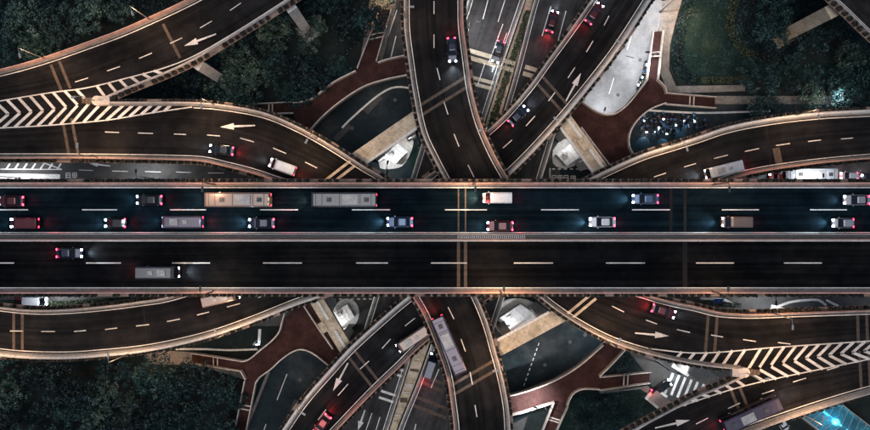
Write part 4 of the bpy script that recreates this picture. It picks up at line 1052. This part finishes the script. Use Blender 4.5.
        L.append(('air_conditioner', boxmesh('air_conditioner', (1.3, .8, .14), M['pole_grey']), (-1.2, 0, 3.12), False))
        for x in (2.4, -4.0): L.append(('roof_hatch', boxmesh('roof_hatch', (.42, .38, .06), M['steel_dark']), (x, 0, 3.05), False))
        for x in (-4.8, -2.9, .6, 3.6, 4.7): L.append(('roof_rib', boxmesh('roof_rib', (.05, 1.0, .02), M['steel_dark']), (x, 0, 3.02), False))
        wx, wy, wr, hx, hz, tx, tz, hy = 3.3, 1.12, .48, 5.52, 1.15, -5.52, 1.25, .88
    for sx in (-1, 1):
        for sy in (-1, 1): L.append(('wheel', wheel_mesh(wr, .22), (wx*sx, wy*sy, wr), False))
    for sy in (-1, 1):
        b = MB(); b.box((0, 0, 0), (.15, .16, .09), .0); L.append(('headlight', b.mesh('headlight', M['headlight_cool']), (hx, sy*hy, hz), 'head'))
        b = MB(); b.box((0, 0, 0), (.10, .17, .09), .0); L.append(('taillight', b.mesh('taillight', M['taillight_red']), (tx, sy*(hy+.06), tz), 'tail'))
        if kind in ('sedan', 'hatchback', 'van'): L.append(('mirror', boxmesh('mirror', (.09, .1, .07), PAINT0), (.85 if kind != 'van' else 1.5, sy*(1.0 if kind != 'hatchback' else .93), 1.0 if kind != 'van' else 1.2), True))
    return L, (hx, hz, tx, tz)
PROTO = {k: proto(k) for k in ('sedan', 'hatchback', 'van', 'minibus', 'bus')}
for nm, c in dict(black=(.012, .013, .016), navy=(.012, .02, .05), silver=(.30, .32, .35), white=(.55, .57, .60), maroon=(.10, .014, .02), beige=(.20, .14, .115), grey=(.06, .065, .075), violet=(.075, .06, .095), red=(.30, .015, .02), blue=(.05, .11, .22)).items():
    mat_car('paint_'+nm, c, .35 if nm in ('white', 'silver') else .28, .15 if nm == 'white' else .35)
CATN = dict(sedan='car', hatchback='car', van='van', minibus='minibus', bus='bus'); OBJN = dict(sedan='sedan', hatchback='hatchback', van='panel_van', minibus='minibus', bus='city_bus')
def vehicle(kind, col, px, py, z, d, label, group, head=1.0, tail=1.0, warm=False, lit=True):
    parts, (hx, hz, tx, tz) = PROTO[kind]
    q = P(px, py, z+.5); rot = math.atan2(-d[1], d[0])
    t = thing(OBJN[kind], label, CATN[kind], (q.x, q.y, z+.006), group, local=True); t.rotation_euler = (0, 0, rot)
    for nm, me, loc, paint in parts:
        o = bpy.data.objects.new(nm, me); COL.objects.link(o); o.parent = t; o.location = loc
        if paint is True: o.material_slots[0].link = 'OBJECT'; o.material_slots[0].material = M['paint_'+col]
        if paint == 'head': o.material_slots[0].link = 'OBJECT'; o.material_slots[0].material = M['car_glass'] if not lit else M['headlight_warm' if warm else 'headlight_cool']
        if paint == 'tail' and not lit: o.material_slots[0].link = 'OBJECT'; o.material_slots[0].material = M['paint_red']
    if not lit: return t
    for nm, x, zz, rz, e, colr, size in (('headlight_beam', hx+.2, hz, 0, 520*head, (1, .80, .52) if warm else (.70, .86, 1.0), 95), ('taillight_glow', tx-.15, tz, math.pi, 150*tail, (1, .03, .05), 130)):
        if e <= 0: continue
        ld = bpy.data.lights.new(nm, 'SPOT'); ld.energy = e; ld.color = colr; ld.spot_size = R(size); ld.spot_blend = 1.0; ld.shadow_soft_size = .2
        lo = bpy.data.objects.new(nm, ld); COL.objects.link(lo); lo.parent = t; lo.location = (x, 0, zz)
        dv = Vector((math.cos(rz), 0, -.16 if nm[0] == 'h' else -.35)); lo.rotation_euler = dv.to_track_quat('-Z', 'Y').to_euler()
    return t
W_, E_ = (-1, 0), (1, 0)
GD = 'traffic on the main deck'; GR = 'traffic on the ramps'; GS = 'vehicles on the street'
UP = 'upper lane of the main deck top carriageway'; LOW = 'lower lane of the main deck top carriageway'
for a_ in [
    ('sedan', 'maroon', 12, 201, Z_DECK, W_, 'dark red sedan at the photo left edge, top lane of the main deck', GD),
    ('sedan', 'black', 150, 200, Z_DECK, W_, 'black sedan in the top lane of the main deck, left of the beige bus', GD, .6, 2.0),
    ('bus', 'beige', 240, 200, Z_DECK, W_, 'beige bus in the top lane of the main deck', GD, .6),
    ('bus', 'grey', 345, 200, Z_DECK, W_, 'dark grey bus in the top lane of the main deck', GD, 1.2, 1, True),
    ('van', 'white', 497, 198, Z_DECK, W_, 'white van with bright warm headlights at the middle of the main deck', GD, 3, 1, True),
    ('sedan', 'blue', 645, 199, Z_DECK, W_, 'blue sedan in the top lane of the main deck, right of the bright van', GD, 1.6),
    ('sedan', 'silver', 856, 200, Z_DECK, W_, 'silver sedan at the photo right edge, top lane of the main deck', GD, 1.2),
    ('van', 'maroon', 26, 223, Z_DECK, W_, 'dark red van at the photo left edge, second lane of the main deck', GD, .5, 2),
    ('hatchback', 'black', 116, 223, Z_DECK, W_, 'black hatchback just behind the dark red van in the second lane', GD, .6, 2.5),
    ('minibus', 'violet', 184, 222, Z_DECK, W_, 'violet-grey minibus in the second lane of the main deck', GD, .6, 2.5),
    ('sedan', 'navy', 262, 223, Z_DECK, W_, 'navy sedan in the second lane of the main deck, below the beige bus', GD, 1.2, 2),
    ('sedan', 'blue', 400, 222, Z_DECK, W_, 'blue sedan in the second lane of the main deck left of the expansion joint', GD, 2.5),
    ('sedan', 'maroon', 500, 226, Z_DECK, W_, 'dark maroon sedan in the second lane just right of the expansion joint', GD, .5, 2),
    ('sedan', 'white', 602, 222, Z_DECK, W_, 'white sedan in the second lane of the main deck, below the blue sedan', GD, 1.6),
    ('van', 'beige', 735, 222, Z_DECK, W_, 'beige van in the second lane of the main deck', GD, 2.0),
    ('hatchback', 'silver', 842, 223, Z_DECK, W_, 'silver hatchback in the second lane near the right edge of the main deck', GD, 2.0),
    ('sedan', 'navy', 70, 253, Z_DECK, E_, 'navy sedan in the upper lane of the bottom carriageway, the only car there', GD, 2.0),
    ('minibus', 'grey', 160, 272, Z_DECK, E_, 'grey minibus in the bottom lane of the main deck', GD, 2.0),
    ('sedan', 'black', 222, 150, Z_HI, (-1, -.12), 'black sedan with red tail lights on the left ramp below the arrow', GR, .4, 3),
    ('van', 'white', 283, 167, Z_HI, (-1, -.36), 'white van on the left ramp just above the main deck', GR, 1.0, 1),
    ('sedan', 'navy', 452, 50, Z_HI, (.06, 1), 'navy sedan driving down the top ramp', GR, 2.5),
    ('sedan', 'navy', 518, 116, Z_LO, (.72, -.7), 'navy sedan on the arrow-up ramp near the main deck', GR, 1.0, 1),
    ('sedan', 'maroon', 594, 14, Z_LO, (.56, -.8), 'maroon sedan on the arrow-up ramp at the top edge', GR, .3, 2.5),
    ('minibus', 'white', 722, 170, Z_LO, (-1, .25), 'white minibus on the right ramp just above the main deck', GR, 1.5, 1),
    ('minibus', 'beige', 222, 297.5, Z_LO, (1, -.24), 'beige minibus on the lower left ramp half under the main deck', GR, .8, .5),
    ('minibus', 'beige', 413, 338, Z_LO, (-.83, .56), 'beige minibus on the arrow-down ramp below the main deck', GR, .3, .5),
    ('sedan', 'red', 322, 424, Z_LO, (-.6, .8), 'red sedan on the arrow-down ramp at the bottom edge', GR, .3, 4),
    ('bus', 'violet', 449, 344, Z_HI, (.40, .92), 'violet-grey bus on the bottom ramp, the longest vehicle there', GR, .5, 1.5),
    ('sedan', 'maroon', 663, 311, Z_HI, (1, .32), 'maroon sedan with red tail lights on the arrow-right ramp', GR, .4, 5),
    ('bus', 'violet', 748, 412, Z_HI, (1, -.45), 'violet-grey bus on the bottom right ramp below the chevrons', GR, .5, 1),
    ('sedan', 'maroon', 552, 22, Z_NS, (.3, -1), 'maroon sedan on the low east carriageway near the top edge', GR, .3, 3),
    ('sedan', 'grey', 498, 52, Z_NS, (-.31, 1), 'grey sedan on the low west carriageway above the main deck', GR, 1.0, 1),
    ('van', 'navy', 431, 365, Z_NS, (.33, -1), 'navy van on the low east carriageway beside the bottom ramp', GR, .5, 1.2),
    ('hatchback', 'white', 848, 176, 0, W_, 'white small car on the street at the right edge under the right ramp', GS, .8, .5),
    ('hatchback', 'red', 777, 177, 0, W_, 'red small car on the street left of the white parked bus', GS, .2, 3),
    ('bus', 'white', 806, 175, 0, W_, 'white bus on the street between the right ramp and the main deck', GS, .5, .5),
    ('hatchback', 'navy', 869, 178, 0, W_, 'navy small car with bluish headlights cut by the right edge', GS, 3, 0),
    ('sedan', 'black', 661, 387, 0, (.85, -.52), 'black sedan waiting at the zebra crossing', GS, .6, .2),
    ('van', 'white', 37, 301, 0, E_, 'white van on the street below the left end of the main deck', GS, .3, .3),
    ('hatchback', 'white', 782, 424, 0, (.5, .8), 'white small car at the bottom edge beside the teal glass roof', GS, 0, 0, False, False),
]: vehicle(*a_)

# motorcycles waiting on the street at the upper right
def motorcycle_meshes():
    b = MB(); b.tube([(-.55, 0, .55), (-.1, 0, .62), (.35, 0, .85), (.55, 0, .95)], [.14, .2, .17, .08], 8); b.box((-.15, 0, .35), (.28, .14, .18)); body = b.mesh('body', PAINT0)
    b = MB(); b.box((-.3, 0, .78), (.38, .15, .06)); seat = b.mesh('seat', M['tyre'])
    b = MB(); b.tube([(.45, -.38, 1.02), (.5, 0, 1.05), (.45, .38, 1.02)], .03, 6); bar = b.mesh('handlebar', M['pole_grey'])
    b = MB(); b.tube([(0, -.06, 0), (0, .06, 0)], .28, 12); wh = b.mesh('wheel', M['tyre'])
    b = MB(); b.box((0, 0, 0), (.1, .12, .1)); hl = b.mesh('headlight', M['headlight_cool'])
    b = MB(); b.box((-.72, 0, .95), (.24, .24, .22)); bx = b.mesh('delivery_box', M['paint_blue'])
    return [('body', body, (0, 0, 0)), ('seat', seat, (0, 0, 0)), ('handlebar', bar, (0, 0, 0)), ('wheel', wh, (.62, 0, .28)), ('wheel', wh, (-.62, 0, .28)), ('headlight', hl, (.62, 0, .98)), ('delivery_box', bx, (0, 0, 0))]
MOTO = motorcycle_meshes()
rm = random.Random(3)
MOTO_AT = [(642+k*4.1+rm.uniform(-.8, .8), y0+rm.uniform(-1.2, 1.2)) for y0, n_ in ((117.5, 15), (124, 17), (130.5, 9)) for k in range(n_) if rm.random() > .14] + [(255, 342), (258, 347)] + [(651-k*1.25+rm.uniform(-.4, .4), 52+k*3.3) for k in range(12)]
for i, (x, y) in enumerate(MOTO_AT):
    q = P(x, y, .5); grp = x > 400 and y > 110; row = x > 400 and y <= 110
    t = thing('motorcycle', 'dark motorcycle in the waiting cluster between the right ramp and the red walkway stair' if grp else 'motorcycle in the row parked along the white-lit road beside the red stair' if row else 'motorcycle parked on the street beside the lower left red walkway', 'motorcycle', (q.x, q.y, .006), 'motorcycles waiting at the upper right' if grp else 'motorcycles parked along the white-lit road' if row else 'motorcycles by the lower left walkway', local=True)
    t.rotation_euler = (0, 0, R(90+rm.uniform(-22, 22)) + (math.pi if i % 3 else 0)); col = rm.choice(['black', 'navy', 'maroon', 'silver'])
    for nm, me, loc in MOTO:
        if nm == 'delivery_box' and i % 2: continue
        o = bpy.data.objects.new(nm, me); COL.objects.link(o); o.parent = t; o.location = loc
        if nm == 'body': o.material_slots[0].link = 'OBJECT'; o.material_slots[0].material = M['paint_'+col]
        if nm == 'headlight' and i % 4: o.material_slots[0].link = 'OBJECT'; o.material_slots[0].material = M['car_glass']
    if grp and i % 4 == 0:
        ld = bpy.data.lights.new('headlight_beam', 'SPOT'); ld.energy = 160; ld.color = (.40, .70, 1.0); ld.spot_size = R(80); ld.shadow_soft_size = .1
        lo = bpy.data.objects.new('headlight_beam', ld); COL.objects.link(lo); lo.parent = t; lo.location = (.8, 0, 1.0); lo.rotation_euler = Vector((1, 0, -.3)).to_track_quat('-Z', 'Y').to_euler()

# ================================================================== blue sign, teal glass hall, sign mast
q = P(716, 300, 4)
t = thing('road_sign', 'blue road sign on a pole below the main deck at the right', 'sign', (q.x, q.y, 0), local=True)
b = MB(); b.tube([(0, 0, 0), (0, 0, 5.5)], .09, 8); o = b.build('pole', M['pole_grey']); o.parent = t
b = MB(); b.v = [(-1.0, .5, 5.9), (1.0, .5, 5.9), (1.0, -.55, 4.5), (-1.0, -.55, 4.5), (-1.0, .44, 5.83), (1.0, .44, 5.83), (1.0, -.61, 4.43), (-1.0, -.61, 4.43)]
b.f = [(0, 1, 2, 3), (4, 5, 6, 7), (0, 1, 5, 4), (1, 2, 6, 5), (2, 3, 7, 6), (3, 0, 4, 7)]; b.mi = [0]*6; o = b.build('sign_panel', M['sign_blue']); o.parent = t
gm = bpy.data.materials.new('glass_roof'); nt, pb = nodes_of(gm)
pb.inputs['Base Color'].default_value = (.10, .30, .36, 1); pb.inputs['Transmission Weight'].default_value = .75; pb.inputs['Roughness'].default_value = .25
rr = ramp(nt, noise(nt, .6, 4), [(.3, (.08, .24, .30)), (.7, (.16, .42, .50))]); nt.links.new(rr.outputs['Color'], pb.inputs['Base Color']); M['glass_roof'] = gm
mat_noise('hall_floor', (.05, .16, .20), (.10, .28, .33), .4, .6)
hc = P(840, 424, 4)
hall = thing('glass_hall', 'teal-lit hall with a glazed roof at the bottom right corner', 'building', (hc.x, hc.y, 0), local=True); hall.rotation_euler = (0, 0, R(-38))
hx, hy = 6.5, 3.6
b = MB()
for sx, sy, lx, ly in ((0, hy, hx, .15), (0, -hy, hx, .15), (hx, 0, .15, hy-.16), (-hx, 0, .15, hy-.16)): b.box((sx, sy, 1.6), (lx, ly, 1.6))
o = b.build('wall', M['concrete']); o.parent = hall
b = MB(); b.box((0, 0, .1), (hx-.2, hy-.2, .08)); o = b.build('floor_slab', M['hall_floor']); o.parent = hall
for i in range(8):
    for s_ in (-1, 1):
        x0, x1 = -hx+2*hx*i/8+.05, -hx+2*hx*(i+1)/8-.05
        b = MB(); y0, z0, y1, z1 = s_*hy, 3.25, s_*.06, 4.6
        b.v = [(x0, y0, z0), (x1, y0, z0), (x1, y1, z1), (x0, y1, z1), (x0, y0, z0-.04), (x1, y0, z0-.04), (x1, y1, z1-.04), (x0, y1, z1-.04)]
        b.f = [(0, 1, 2, 3), (4, 5, 6, 7), (0, 1, 5, 4), (1, 2, 6, 5), (2, 3, 7, 6), (3, 0, 4, 7)]; b.mi = [0]*6
        o = b.build('roof_pane', gm); o.parent = hall
for i in range(9):
    x = -hx+2*hx*i/8; b = MB()
    for s_ in (-1, 1): b.tube([(x, s_*hy, 3.28), (x, 0, 4.66)], .05, 5)
    o = b.build('roof_rib', M['rail_metal']); o.parent = hall
for x in (-3.5, 0, 3.5):
    b = MB(); b.box((x, 0, 3.2), (1.0, .1, .05)); o = b.build('ceiling_lamp', M['lamp_teal']); o.parent = hall
ld = bpy.data.lights.new('hall_light', 'POINT'); ld.energy = 500; ld.color = (.25, .8, 1.0); ld.shadow_soft_size = .6
lo = bpy.data.objects.new('hall_light', ld); COL.objects.link(lo); lo.parent = hall; lo.location = (0, 0, 2.4)
